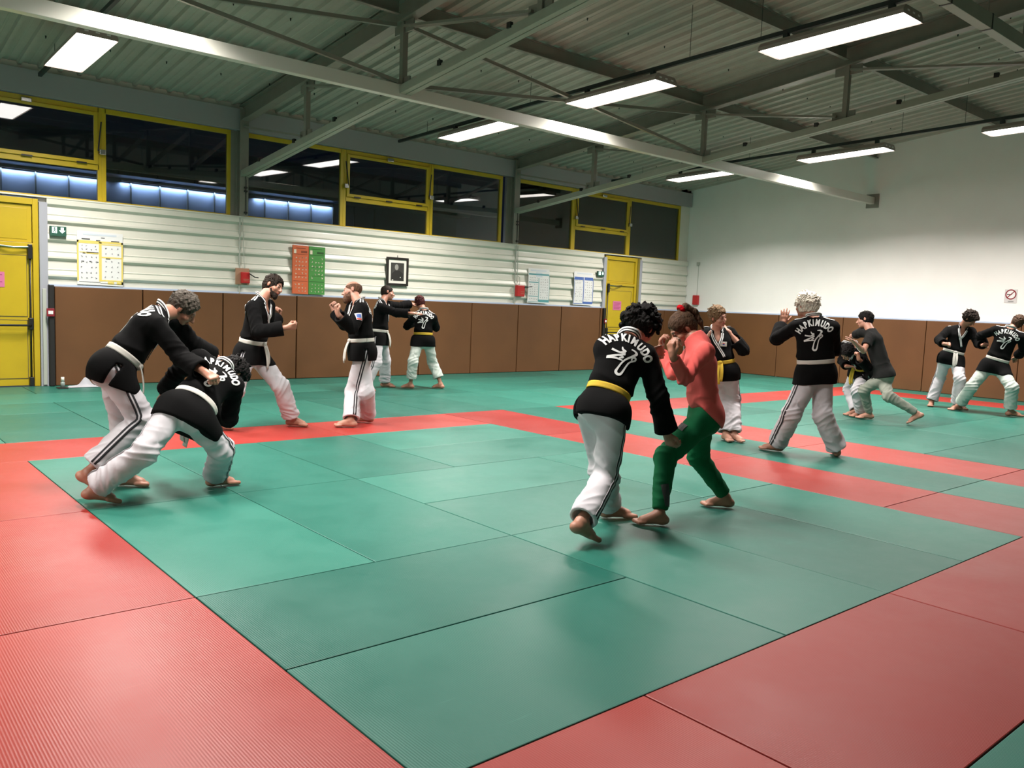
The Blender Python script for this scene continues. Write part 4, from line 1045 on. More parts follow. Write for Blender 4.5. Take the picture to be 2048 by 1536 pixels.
def project2d(name, V, Fc, origin, xd, yd, outd, bvh, m, parent, off=.004, maxd=.55):
    """lays a flat figure onto a garment, shooting from outside along -outd"""
    xd, yd, outd = unit(xd), unit(yd), unit(outd); vv = []; ok = []; no_ = []
    for x, y in V:
        o = origin + xd * x + yd * y + outd * .35; h = bvh.ray_cast(Vector(o), Vector(-outd), maxd)
        if h[0] is None: vv.append((0, 0, 0)); ok.append(False)
        else: vv.append(tuple(np.array(h[0]) + np.array(h[1]) * off)); ok.append(True)
    f = [tuple(q) for q in Fc if all(ok[i] for i in q)]
    if not f: return None
    used = sorted({i for q in f for i in q}); mp = {i: j for j, i in enumerate(used)}
    me = bpy.data.meshes.new(name); me.from_pydata([vv[i] for i in used], [], [tuple(mp[i] for i in q) for q in f]); me.materials.append(m)
    o = bpy.data.objects.new(name, me); COL.objects.link(o); o.parent = parent
    md = o.modifiers.new('s', 'SOLIDIFY'); md.thickness = .003; md.offset = 0
    return o

DEBUG = []
def solve(parent, px, py, L, sign):
    d = np.array(ray(px, py)); C_ = np.array(CAMP); w_ = vec(parent) - C_; tc = w_ @ d; h2 = w_ @ w_ - tc * tc; r2 = L * L - h2
    if r2 < 0: DEBUG.append(('stretch', round(math.sqrt(h2) / L, 2))); return C_ + d * tc
    return C_ + d * (tc + sign * math.sqrt(r2))

def at_depth(px, py, D):
    d = np.array(ray(px, py)); f = np.array(FWD); return np.array(CAMP) + d * (D / (d @ f))

def knee(hip, ank, px, py, T, S_, bias):
    """point on the pixel ray matching thigh and shin lengths best, bending to the asked side"""
    d = np.array(ray(px, py)); C_ = np.array(CAMP); best = None; t0 = (hip - C_) @ d
    mid = ((hip + ank) / 2 - C_) @ d
    for t in np.linspace(t0 - .6, t0 + .6, 241):
        p = C_ + d * t; e = (np.linalg.norm(p - hip) - T) ** 2 + (np.linalg.norm(p - ank) - S_) ** 2 - 1e-3 * bias * (t - mid)
        if best is None or e < best[0]: best = (e, p)
    return best[1]

def dirc(v): return unit(np.array(RGT) * v[0] + np.array(FWD) * v[1] + np.array(UPV) * v[2])

def person(S):
    H = S['H']; s = H / 1.75; nm = S['name']
    # ---- feet on the floor
    J = {}
    for q in 'lr':
        toe, heel, lift = S['f' + q]
        T = np.array(on_floor(toe[0], toe[1], .012)); Hh = np.array(on_floor(heel[0], heel[1], .0 + lift)); f = unit(T - Hh)
        if 'fd' + q in S: 
            f = unit(dirc((*S['fd' + q], 0))); 
            if lift: f = unit(f - np.array((0, 0, lift / (.24 * s))))
        if S.get('anchor' + q, 'toe') == 'toe': Hh = T - f * .235 * s
        else: T = Hh + f * .235 * s
        if lift: 
            # toes bend: ball on the floor
            Hh = np.array(Hh); 
        J['heel' + q] = Hh; J['toe' + q] = T; J['fd' + q] = f
        sd = unit(np.cross(f, vec((0, 0, 1)))); u = np.cross(sd, f)
        J['a' + q] = Hh + f * .045 * s + u * .078 * s
    fw = np.array(FWD)
    D0 = ((J['al'] + J['ar']) / 2 - np.array(CAMP)) @ fw
    pv = at_depth(*S['pv'][:2], D0 + S['pv'][2]); J['pv'] = pv
    tl = .315 * H * S.get('tors', 1)
    J['nk'] = solve(pv, *S['nk'][:2], tl, S['nk'][2]) if S['nk'][2] else at_depth(*S['nk'][:2], (pv - np.array(CAMP)) @ fw + S['nk'][3])
    up0 = unit(J['nk'] - pv)
    for q in 'lr':
        c_ = J['nk'] - up0 * .045 * s
        J['s' + q] = solve(c_, *S['s' + q][:2], .172 * s * S.get('broad', 1), S['s' + q][2])
        J['e' + q] = solve(J['s' + q], *S['e' + q][:2], .285 * s, S['e' + q][2])
        J['w' + q] = solve(J['e' + q], *S['w' + q][:2], .255 * s, S['w' + q][2])
    J['hd'] = solve(J['nk'], *S['hd'][:2], .178 * s, S['hd'][2])
    left, fwd, up = torso_frame(J)
    pl = left
    if 'pside' in S: pl = dirc((*S['pside'], 0)); pl = unit(pl - up * (pl @ up) * .5)
    for q, sg in (('l', 1), ('r', -1)):
        J['h' + q] = pv + pl * sg * .092 * s - up * .02 * s
        kk = S['k' + q]; J['k' + q] = knee(J['h' + q], J['a' + q], kk[0], kk[1], .43 * s, .42 * s, kk[2])
        DEBUG.append((nm[:14], q, 'thigh %.2f shin %.2f' % (np.linalg.norm(J['k' + q] - J['h' + q]) / s, np.linalg.norm(J['k' + q] - J['a' + q]) / s)))
    DEBUG.append((nm[:14], 'D0 %.2f torso %.2f (%.2f) head z %.2f pv z %.2f sh %.2f head %.2f' % (D0, np.linalg.norm(J['nk'] - pv), tl, J['hd'][2], pv[2], np.linalg.norm(J['sl'] - J['sr']), np.linalg.norm(J['hd'] - J['nk']))))
    hf = dirc(S['look']); hu = unit(J['hd'] - J['nk']); hu = unit(hu * .6 + np.array((0, 0, 1)) * .4) if 'hup' not in S else dirc(S['hup'])
    hu = unit(hu - hf * (hu @ hf)); hl = np.cross(hu, hf) 
    # hl: person's left = up x forward
    hc = J['hd']; g = lambda x, y, z: hc + (hl * x + hf * y + hu * z) * s * S.get('headk', 1.0)
    ax = [hl, hf, hu]; hs = s * S.get('headk', 1.0)
    pts_ = np.array([J[k_] for k_ in J if len(k_) == 2 and k_ not in ('fd',)] + [J['heell'], J['heelr'], J['toel'], J['toer']] + [g(0, 0, .1)])
    h = S.get('h', .007)
    # ---------------- body: one skin surface from head to toes
    F = Field(pts_.min(0) - .22, pts_.max(0) + .22, h)
    bs = S.get('bulk', 1.0) * s
    F.cap(pv, J['nk'] - up * .16 * s, .085 * bs, .095 * bs, .04, side=left, ks=1.45); F.cap(J['nk'] - up * .16 * s, J['nk'] - up * .09 * s, .095 * bs, .07 * bs, .04, side=left, ks=1.5)
    F.cap(J['nk'] - up * .03 * s, g(0, -.02, -.05), .062 * s, .057 * s, .03)
    for q in 'lr':
        F.cap(J['nk'] - up * .05 * s, J['s' + q] + up * .0, .045 * s, .050 * s, .03); F.cap(J['s' + q], J['e' + q], .047 * s, .037 * s, .02)
        mid = J['e' + q] * .7 + J['w' + q] * .3; F.cap(J['e' + q], mid, .036 * s, .037 * s, .02); F.cap(mid, J['w' + q], .037 * s, .024 * s, .015)
        F.cap(J['h' + q], J['k' + q], .070 * s, .044 * s, .03); mk = J['k' + q] * .7 + J['a' + q] * .3
        F.cap(J['k' + q], mk, .043 * s, .043 * s, .02); F.cap(mk, J['a' + q], .043 * s, .033 * s, .02)
        build_foot(F, J['a' + q], J['heel' + q], J['fd' + q], s)
    # head
    F.ell(g(0, -.012, .035), ax, (.075 * hs, .096 * hs, .086 * hs), .01); F.ell(g(0, .028, -.028), ax, (.061 * hs, .068 * hs, .080 * hs), .02)
    F.ell(g(0, .030, -.078), ax, (.046 * hs, .050 * hs, .034 * hs), .02); F.ell(g(0, .072, -.097), ax, (.020 * hs, .017 * hs, .017 * hs), .015)
    F.cap(g(0, .094, .008), g(0, .117, -.030), .008 * hs, .0125 * hs, .012); F.ell(g(0, .102, -.033), ax, (.018 * hs, .012 * hs, .009 * hs), .008)
    F.ell(g(0, .083, .022), ax, (.050 * hs, .014 * hs, .010 * hs), .012)
    for sg in (-1, 1):
        F.ell(g(sg * .031, .102, .000), ax, (.019 * hs, .018 * hs, .012 * hs), .010, op='s'); F.ell(g(sg * .031, .083, -.001), ax, (.0135 * hs,) * 3, .003)
        F.ell(g(sg * .042, .062, -.035), ax, (.024 * hs, .026 * hs, .024 * hs), .015); F.ell(g(sg * .078, -.008, -.008), ax, (.009 * hs, .019 * hs, .031 * hs), .006)
    F.ell(g(0, .096, -.058), ax, (.023 * hs, .011 * hs, .0065 * hs), .005); F.ell(g(0, .093, -.069), ax, (.020 * hs, .011 * hs, .007 * hs), .005)
    for q in 'lr':
        kind, pal = S['h_' + q] if 'h_' + q in S else ('relaxed', (0, 0, -1))
        hd_ = unit(J['w' + q] - J['e' + q])
        if 'hdir' + q in S: hd_ = dirc(S['hdir' + q])
        build_hand(F, J['w' + q], hd_, dirc(pal), q == 'r', kind, s * 1.02)
    F.D = np.maximum(F.D, -((F.lo[2] + np.arange(F.n[2]) * F.h)[None, None, :] - .0015)).astype(np.float32)
    V, Q = F.mesh(); V = smooth(V, Q, 1, .5)
    tint = np.ones((len(V), 3)); hc_ = vec(S.get('hairc', (.03, .02, .015)))
    sk = vec(M[S.get('skin', 'skin')].node_tree.nodes['Mix'].inputs[6].default_value[:3]) if False else None
    def near(c, rad):
        d = V - c; q = sum(((d @ a_) / (r_ * hs)) ** 2 for a_, r_ in zip(ax, rad)); return np.clip(1.4 - np.sqrt(q), 0, 1)[:, None]
    lip = np.clip(near(g(0, .104, -.063), (.026, .02, .012)) * 2, 0, 1); tint = tint * (1 - lip) + lip * vec((.85, .50, .50))
    for sg in (-1, 1):
        e = np.clip(near(g(sg * .031, .098, -.001), (.015, .02, .0055)) * 2.5, 0, 1); tint = tint * (1 - e) + e * vec((.16, .17, .20))
        e = np.clip(near(g(sg * .032, .098, .024), (.022, .02, .0045)) * 2, 0, 1)
        if S.get('hair') != 'none': tint = tint * (1 - e) + e * vec((.22, .20, .2))
        e = near(g(sg * .080, -.008, -.008), (.014, .02, .03)); tint = tint * (1 - .5 * e) + .5 * e * vec((1.0, .7, .65))
    body = link_mesh('person', V, Q, M[S.get('skin', 'skin')], None, tint)
    body['label'] = nm; body['category'] = 'person'; body['group'] = 'people training on the mats'
    par = body
    # ---------------- trousers
    tr = S.get('trousers', 'dobok'); tm = M[S.get('tmat', 'whitecloth')]
    lo = np.minimum(pts_.min(0), pts_.min(0)) - .25; hi = pts_.max(0) + .25; lo[2] = -.02
    zmax = pv[2] + .35 * s; hi[2] = min(hi[2], zmax) if up[2] > .3 else hi[2]
    F = Field(lo, hi, .0095)
    if tr == 'dobok': rt, rk, rc_, end = .104, .092, .098, S.get('cuff', .93)
    else: rt, rk, rc_, end = .102, .080, .056, S.get('cuff', .97)
    k_ = S.get('tk', 1.0) * s
    wst = pv + up * .055 * s
    F.cap(wst, pv - up * .03 * s, .104 * k_, .114 * k_, .03, side=pl, ks=1.28, cuta=.0)
    F.ell(pv - fwd * .028 * s - up * .03 * s, [left, fwd, up], (.148 * k_, .090 * k_, .12 * k_), .05)
    ce = {}
    for q in 'lr':
        hp = J['h' + q]; kn = J['k' + q]; an = J['a' + q]; ce[q] = kn + (an - kn) * end
        F.cap(hp, kn, rt * k_, rk * k_, .045); F.cap(kn, ce[q], rk * k_, rc_ * k_, .03, cut=0.0)
    for q in 'lr':
        if tr == 'dobok': F.cap(ce[q] - unit(J['a' + q] - J['k' + q]) * .01, ce[q] + unit(J['a' + q] - J['k' + q]) * .03, (rc_ - .026) * k_, (rc_ - .024) * k_, 0, op='s')
        else:
            F.cap(ce[q] - unit(J['a' + q] - J['k' + q]) * .05 * s, ce[q], .050 * s, .046 * s, .01, cut=.0)
    F.D = np.maximum(F.D, -((F.lo[2] + np.arange(F.n[2]) * F.h)[None, None, :] - .012)).astype(np.float32)
    V, Q = F.mesh(); V = smooth(V, Q, 1, .5); N_ = normals(V, Q)
    amp = S.get('fold', .014) * (1.0 if tr == 'dobok' else .75); disp = np.zeros(len(V)); dall = None
    for qi, q in enumerate('lr'):
        hp = J['h' + q]; kn = J['k' + q]; ax1 = unit(kn - hp); ax2 = unit(J['a' + q] - kn); sd = unit(np.cross(ax1, ax2 + vec((.01, .02, .03)))); bend = 1 - float(ax1 @ ax2)
        dh = np.linalg.norm(V - hp, axis=1); dk = np.linalg.norm(V - kn, axis=1); da = np.linalg.norm(V - ce[q], axis=1); axm = unit(ax1 + ax2)
        def crease(c_, axis, tilt, f_, seed):
            r_ = V - c_; t = r_ @ axis; u_ = r_ @ sd; w_ = r_ @ np.cross(axis, sd)
            W = np.stack([t * 1.0 + u_ * tilt, u_ * .35, w_ * .35], 1); x = wob(W, f_, seed, 4) * 1.5; return 1 - 2 * np.sqrt(np.abs(x) + .01)
        disp += np.exp(-(dk / .15) ** 2) * (.6 + min(bend, .8)) * crease(kn, axm, .5, 38, 1 + qi)
        disp += np.exp(-((da - .10) / .10) ** 2) * .9 * crease(ce[q], ax2, -.6, 42, 2 + qi)
        disp += np.exp(-(dh / .22) ** 2) * .8 * crease(hp, unit(ax1 + sd * (.6 if qi else -.6)), .4, 26, 3 + qi)
        # long soft pleats running down the leg
        r_ = V - kn; ang = np.arctan2(r_ @ np.cross(ax2, sd), r_ @ sd); low = np.clip(1.2 - np.minimum(dk, da) * 3, 0, 1)
        disp += low * .35 * np.sin(ang * 3 + (r_ @ ax2) * 9 + qi)
    dcf = np.minimum(np.linalg.norm(V - ce['l'], axis=1), np.linalg.norm(V - ce['r'], axis=1)); disp *= np.clip((dcf - .06) / .08, .12, 1)
    V = V + N_ * (disp * amp)[:, None]; V = smooth(V, Q, 1, .45); V[:, 2] = np.maximum(V[:, 2], .010)
    trousers = link_mesh('trousers', V, Q, tm, par)
    if S.get('tlabel'): trousers['label'] = S['tlabel']
    tb = BVHTree.FromPolygons([tuple(x) for x in V], [tuple(x) for x in Q.tolist()])
    if S.get('stripes', tr == 'dobok'):
        for q, sg in (('l', 1), ('r', -1)):
            pth = []
            for (a_, b__, t0, t1, n_) in ((J['h' + q] + up * .06 * s, J['k' + q], 0, 1, 12), (J['k' + q], ce[q], .08, .97, 12)):
                lat = pl * sg; axx = unit(b__ - a_)
                la = lat - axx * (lat @ axx); la = unit(la)
                for i in range(n_):
                    t = t0 + (t1 - t0) * i / (n_ - 1); c_ = a_ + (b__ - a_) * t
                    hh = tb.ray_cast(Vector(c_ + la * .35), Vector(-la), .5)
                    if hh[0] is not None: pth.append(np.array(hh[0]))
            if len(pth) > 6:
                pp = np.array(pth)
                for _ in range(3): pp[1:-1] = (pp[:-2] + 2 * pp[1:-1] + pp[2:]) / 4
                project_ribbon('side_stripe', list(pp), .040 * s, tb, M['legline'], trousers, off=.002, thick=.0015)
    # ---------------- jacket
    jk = S.get('jacket', 'dobok'); jm = M[S.get('jmat', 'blackcloth')]
    lo = pts_.min(0) - .30; hi = pts_.max(0) + .30; zl = pv[2] - .50 * s; lo[2] = max(lo[2], min(zl, J['wl'][2] - .2, J['wr'][2] - .2, J['nk'][2] - .2))
    F = Field(lo, hi, .0095); bk = S.get('bulk', 1.0) * s
    nk = J['nk']; ch = nk - up * .17 * s; wst = pv + up * .115 * s
    F.cap(nk - up * .10 * s, ch, .088 * bk, .115 * bk, .03, side=left, ks=1.42); F.cap(ch, wst, .118 * bk, .122 * S.get('waist', 1) * s, .03, side=left, ks=1.36)
    for q in 'lr':
        sp_ = J['s' + q]; F.cap(nk - up * .035 * s, sp_ - up * .01 * s, .056 * s, .068 * s, .06)
        el, wr = J['e' + q], J['w' + q]
        if jk == 'tee':
            ee = sp_ + (el - sp_) * .62; F.cap(sp_, ee, .068 * s, .070 * s, .03, cut=0); F.cap(sp_ + (el - sp_) * .55, ee + (el - sp_) * .1, .052 * s, .058 * s, 0, op='s')
        else:
            we = el + (wr - el) * S.get('slv' + q, .86); r1, r2, r3 = (.070, .071, .080) if jk == 'dobok' else (.058, .054, .044)
            F.cap(sp_, el, r1 * s, r2 * s, .03); F.cap(el, we, r2 * s, r3 * s, .02, cut=0)
            if jk == 'dobok': F.cap(we - unit(wr - el) * .015, we + unit(wr - el) * .03, (r3 - .026) * s, (r3 - .022) * s, 0, op='s')
    dn = unit(-up * S.get('hang', .6) - np.array((0, 0, 1)) * (1 - S.get('hang', .6)))
    if jk == 'dobok': L_ = S.get('skirt', .235) * s; ra, rb = .124, .146
    elif jk == 'tee': L_ = .16 * s; ra, rb = .120, .130
    else: L_ = S.get('skirt', .125) * s; ra, rb = .116, .126
    end = wst + dn * L_
    wk = S.get('waist', 1) * s
    G = Field(lo, hi, .0095)
    G.cap(wst, pv + dn * .02 * s, ra * wk, rb * wk * .96, .03, side=left, ks=1.30); G.cap(pv, end + dn * .08 * s, (rb - .018) * wk, (rb - .010) * wk, .04, side=left, ks=1.32)
    G.ell(pv - fwd * .030 * s - up * .03 * s, [left, fwd, up], (.160 * k_ * min(1, S.get('waist', 1)), .100 * k_, .145 * k_), .06)
    for q in 'lr': G.cap(J['h' + q], J['h' + q] + (J['k' + q] - J['h' + q]) * .42, (.122 if jk == 'dobok' else .104) * k_, (.112 if jk == 'dobok' else .09) * k_, .07)
    hem = dn if 'hem' not in S else unit(dn + dirc(S['hem']))
    G.halfspace(end, -hem)
    if jk != 'dobok': G.halfspace(wst + up * .02, dn)
    E_ = F.D; h_ = np.maximum(.02 - np.abs(E_ - G.D), 0) / .02; F.D = (np.minimum(E_, G.D) - h_ * h_ * .005).astype(np.float32); del G
    if jk == 'dobok' and S.get('slits', True):
        for sg in (-1, 1): F.boxcut(end + left * sg * .215 * s - dn * .01 * s + fwd * .01 * s, [left, unit(fwd), dn], (.085 * s, .020 * s, .13 * s))
    if jk == 'dobok':
        F.ell(nk + fwd * .10 * s - up * .06 * s, [left, fwd, up], (.046 * s, .065 * s, .105 * s), .01, op='s'); F.cap(nk - up * .01 * s, g(0, -.02, -.03), .064 * s, .070 * s, .01, op='s')
    elif not S.get('collar_up'): F.cap(nk + up * .0, g(0, -.02, -.03), .060 * s, .062 * s, .01, op='s')
    if S.get('collar_up'): F.cap(nk - up * .02 * s, nk + unit(J['hd'] - nk) * .055 * s, .086 * s, .084 * s, .03, cut=0); F.cap(nk + unit(J['hd'] - nk) * .03 * s, nk + unit(J['hd'] - nk) * .12 * s, .060 * s, .060 * s, .0, op='s')
    V, Q = F.mesh(); V = smooth(V, Q, 1, .5); N_ = normals(V, Q)
    disp = np.zeros(len(V)); a_ = S.get('jfold', .009)
    for q in 'lr':
        sp_, el, wr = J['s' + q], J['e' + q], J['w' + q]; dk = np.linalg.norm(V - el, axis=1); ds = np.linalg.norm(V - sp_, axis=1)
        ax1 = unit(el - sp_); ax2 = unit(wr - el); sd = unit(np.cross(ax1, ax2 + vec((.01, .02, .03))))
        def crease(c_, axis, tilt, f_, seed):
            r_ = V - c_; t = r_ @ axis; u_ = r_ @ sd; w_ = r_ @ np.cross(axis, sd)
            W = np.stack([t + u_ * tilt, u_ * .35, w_ * .35], 1); return 1 - 2 * np.sqrt(np.abs(wob(W, f_, seed, 4) * 1.5) + .01)
        disp += np.exp(-(dk / .14) ** 2) * 1.1 * crease(el, unit(ax1 + ax2), .4, 42, 1)
        disp += np.exp(-(ds / .14) ** 2) * .7 * crease(sp_, unit(ax1 + up * .5), .3, 30, 2)
    dw = (V - wst) @ up; r_ = V - wst; W = np.stack([r_ @ up + r_ @ left * .3, (r_ @ left) * .4, (r_ @ fwd) * .4], 1)
    disp += np.exp(-((dw - .05) / .08) ** 2) * .8 * (1 - 2 * np.sqrt(np.abs(wob(W, 38, 3, 4) * 1.5) + .01)) + .3 * wob(V, 18, 1, 4)
    back_ = np.clip(-((V - nk) @ fwd) * 10, 0, 1) * np.exp(-((((V - nk) @ up) + .2) / .2) ** 2)
    disp *= (1 - .75 * back_ * (np.abs((V - nk) @ left) < .2))
    if jk == 'dobok':       # belt squeeze and blousing
        pass
    V = V + N_ * (disp * a_)[:, None]; V = smooth(V, Q, 1, .45)
    if jk == 'dobok':
        dz = (V - wst) @ up; lat_ = np.abs((V - wst) @ left); near_ = np.linalg.norm((V - wst) - np.outer(dz, up), axis=1) < .27 * s
        sq = np.exp(-(dz / .030) ** 2) * near_ * .012 - np.exp(-((dz - .07) / .04) ** 2) * near_ * .010
        V = V - N_ * sq[:, None]
    jname = {'dobok': 'jacket', 'tee': 't_shirt', 'shirt': 'fleece_top'}[jk]
    jac = link_mesh(jname, V, Q, jm, par)
    jb = BVHTree.FromPolygons([tuple(x) for x in V], [tuple(x) for x in Q.tolist()])
    if jk == 'dobok':
        # belt
        bm_ = M[S.get('belt', 'whitebelt')]; bd = S.get('belttilt', 0); ring = []
        for i in range(41):
            a = 2 * math.pi * i / 40; dr = unit(left * math.cos(a) + fwd * math.sin(a)); hh = jb.ray_cast(Vector(wst + dr * .34 * s), Vector(-dr), .34 * s)
            q = np.array(hh[0]) if hh[0] is not None else wst + dr * .16 * s
            if np.linalg.norm(q - wst) > .235 * s * S.get('waist', 1): q = wst + dr * .19 * s
            ring.append(q + dr * .003)
        rr = np.array(ring); 
        for _ in range(3): rr[:-1] = (np.roll(rr[:-1], 1, 0) + 2 * rr[:-1] + np.roll(rr[:-1], -1, 0)) / 4; rr[-1] = rr[0]
        belt = project_ribbon('belt', [q + (q - wst) * .03 for q in rr], .044 * s, None, bm_, par, off=.002, wdir=up * -1, thick=.005, nearest=False)
        belt['label'] = ('yellow' if 'yellow' in S.get('belt', '') else 'white') + ' cloth belt'
        fr = rr[10] + fwd * .018
        kb = MB(); 
        Vn, Qn = [], []
        FF = Field(fr - .07, fr + .07, .006); FF.ell(fr, [left, fwd, up], (.034, .020, .028), .0); vk, qk = FF.mesh(); link_mesh('belt_knot', vk, qk, bm_, par)
        for sg, ln in ((-1, .26), (1, .23)):
            pp = []
            for i in range(8):
                t = i / 7; dd = unit(fwd * .25 + left * sg * .22 * (1 - t) - up * .3 - vec((0, 0, 1)) * .9); q = fr + left * sg * .012 + dd * ln * s * t + fwd * .02 * math.sin(t * 3)
                pp.append(q)
            project_ribbon('belt_end', pp, .038 * s, None, bm_, par, off=.002, wdir=left, thick=.004, nearest=False)
        # collar band
        l_, f__, u_ = left, fwd, up
        def loc(x, y, z): return nk + (l_ * x + f__ * y + u_ * z) * s
        cp = [(.075, .165, -.345), (.045, .16, -.29), (.012, .155, -.235), (-.022, .14, -.175), (-.050, .11, -.105), (-.068, .07, -.035), (-.076, .02, .012), (-.064, -.035, .042), (-.032, -.066, .056), (0, -.074, .060), (.032, -.066, .056), (.064, -.035, .042), (.076, .02, .012), (.068, .07, -.045), (.050, .11, -.105), (.022, .14, -.175), (-.012, .16, -.235)]
        pth = []
        for i in range(len(cp) - 1):
            for t in (0, .33, .66): pth.append(loc(*(cp[i][j] * (1 - t) + cp[i + 1][j] * t for j in range(3))))
        pth.append(loc(*cp[-1])); pq = []
        for q in pth:
            hh = jb.find_nearest(Vector(q)); p2 = np.array(hh[0]); z_ = (q - nk) @ u_ / s
            wgt = 1.0 if z_ < -.06 else .45; pq.append(q * (1 - wgt) + p2 * wgt)
        pq = np.array(pq)
        for _ in range(2): pq[1:-1] = (pq[:-2] + 2 * pq[1:-1] + pq[2:]) / 4
        wds = []
        for i, q in enumerate(pq):
            tan = unit(pq[min(i + 1, len(pq) - 1)] - pq[max(i - 1, 0)]); hh = jb.find_nearest(Vector(q)); no = np.array(hh[1]); z_ = (q - nk) @ u_ / s
            b1 = unit(np.cross(no, tan)); c_ = np.clip((z_ + .06) / .05, 0, 1); b2 = unit(u_ + unit(q - nk) * .35)
            b1 = b1 if b1 @ b2 > 0 or z_ < -.06 else -b1
            wds.append(unit(b1 * (1 - c_) + b2 * c_))
        v = []; n_ = len(pq); S_ = 4
        for i in range(n_):
            z_ = (pq[i] - nk) @ u_ / s; hh = jb.find_nearest(Vector(pq[i])); no = np.array(hh[1])
            for j in range(S_ + 1):
                q = pq[i] - wds[i] * .036 * s * (j / S_ - .5)
                if z_ < -.05:
                    h2 = jb.find_nearest(Vector(q)); q = np.array(h2[0]) + np.array(h2[1]) * .006
                v.append(tuple(q))
        me = bpy.data.meshes.new('collar'); ff = [(i * (S_ + 1) + j, (i + 1) * (S_ + 1) + j, (i + 1) * (S_ + 1) + j + 1, i * (S_ + 1) + j + 1) for i in range(n_ - 1) for j in range(S_)]
        me.from_pydata(v, [], ff); uv = me.uv_layers.new(name='UVMap')
        for li, l in enumerate(me.loops): uv.data[li].uv = ((l.vertex_index % (S_ + 1)) / S_, 0)
        me.materials.append(M['collar']); me.polygons.foreach_set('use_smooth', [True] * len(ff)); co = bpy.data.objects.new('collar', me); COL.objects.link(co); co.parent = jac
        md = co.modifiers.new('s', 'SOLIDIFY'); md.thickness = .006; md.offset = 0; co['label'] = 'black collar with white lines'
        # shoulder stripes
        for q, sg in (('l', 1), ('r', -1)):
            sp_ = J['s' + q]; el = J['e' + q]; a_ = nk - up * .035 * s + (sp_ - nk) * .42; b__ = sp_ + unit(el - sp_) * .05 * s; dr = unit(unit(sp_ - nk) * .25 + up * .9 - unit(el - sp_) * .5); pth = []
            for i in range(9):
                c_ = a_ + (b__ - a_) * i / 8 - up * .03 * s; hh = jb.ray_cast(Vector(c_ + dr * .3), Vector(-dr), .4)
                if hh[0] is not None: pth.append(np.array(hh[0]))
            if len(pth) > 4: project_ribbon('shoulder_stripes', pth, .045 * s, jb, M['shoulder'], jac, off=.003, wdir=fwd, thick=.0015)
        # back lettering and emblem
        if S.get('letters', True):
            lm = M['lettering']
            Vt, Ft = text2d('HAPKIMUDO', .160, .088, squeeze=.62)
            o_ = nk - up * .085 * s; cx_ = -left     # reading direction seen from behind: left to right = person's left to right
            project2d('back_lettering', [(x * s * 1.0, y * s) for x, y in Vt], Ft, o_, -left, up, -fwd, jb, lm, jac, off=.0035)
            Ve, Fe = stroke2d(EMB, .018)
            project2d('back_emblem', [(x * s * .88, y * s * .88) for x, y in Ve], Fe, nk - up * .235 * s + left * .015, -left, up, -fwd, jb, lm, jac, off=.0035)
    # ---------------- hair
    hk = S.get('hair', 'short'); hm = M.get('hair_' + S['hcol']) if S.get('hcol') else None
    if hk != 'none':
        F = Field(hc - .24, hc + .24, S.get('hh', .0055)); th = {'short': .012, 'buzz': .006, 'curly': .030, 'fluffy': .030, 'pony': .012, 'tied': .015, 'mop': .024, 'fringe': .004}[hk]
        F.ell(g(0, -.014, .038), ax, ((.076 + th) * hs, (.097 + th) * hs, (.087 + th) * hs), .0)
        if hk in ('short', 'mop', 'fluffy', 'pony', 'tied', 'buzz'): F.ell(g(0, -.035, -.005), ax, ((.070 + th) * hs, (.068 + th) * hs, (.075 + th) * hs), .02)
        if hk == 'fringe': F.ell(g(0, .0, .115), ax, (.10 * hs, .14 * hs, .075 * hs), .0, op='s')
        if hk == 'mop': F.ell(g(0, .075, .085), ax, (.060 * hs, .045 * hs, .035 * hs), .03)
        if hk == 'fluffy': F.ell(g(0, .05, .115), ax, (.065 * hs, .05 * hs, .035 * hs), .02)
        if hk == 'curly':
            for i in range(190):
                v_ = unit(np.random.normal(size=3)); 
                if v_ @ hf > .55 and v_ @ hu < .35: continue
                if v_ @ hu < -.35: continue
                c_ = g(0, -.02, .030) + v_ * (.108 + .030 * np.random.rand()) * hs; F.ell(c_, ax, tuple(np.random.uniform(.013, .024, 3) * hs), .003)
        if hk in ('short', 'mop', 'fluffy', 'tied'):
            nT = {'short': 150, 'mop': 200, 'fluffy': 170, 'tied': 110}[hk]; rt_ = np.random.RandomState(len(nm)); cr = g(0, -.06, .11)
            for i in range(nT):
                v_ = unit(rt_.normal(size=3))
                if v_ @ hu < -.45: continue
                c_ = hc + (hl * (v_ @ hl) * (.072 + th) + hf * ((v_ @ hf) * (.094 + th) - .016) + hu * ((v_ @ hu) * (.084 + th) + .036)) * hs
                tg = c_ - cr; tg = tg - v_ * (tg @ v_); tg = unit(tg + rt_.normal(size=3) * .5 * np.linalg.norm(tg)); ln = {'short': .022, 'mop': .040, 'fluffy': .030, 'tied': .035}[hk]
                F.cap(c_, c_ + (tg * ln + v_ * ln * {'short': .02, 'mop': .12, 'fluffy': .25, 'tied': .12}[hk]) * hs, .0105 * hs, .004 * hs, .004)
        # face opening
        F.ell(g(0, .128, -.030), ax, (.080 * hs, .088 * hs, .108 * hs) if hk != 'curly' else (.072 * hs, .08 * hs, .09 * hs), .008, op='s')
        F.boxcut(g(0, 0.02, -.155), ax, (.14 * hs, .16 * hs, .085 * hs), op='s') if hk not in ('curly', 'pony', 'tied') else F.boxcut(g(0, 0.02, -.175), ax, (.14 * hs, .16 * hs, .085 * hs), op='s')
        for sg in (-1, 1): F.ell(g(sg * .088, .004, -.022), ax, (.022 * hs, .026 * hs, .036 * hs), .004, op='s')
        V, Q = F.mesh()
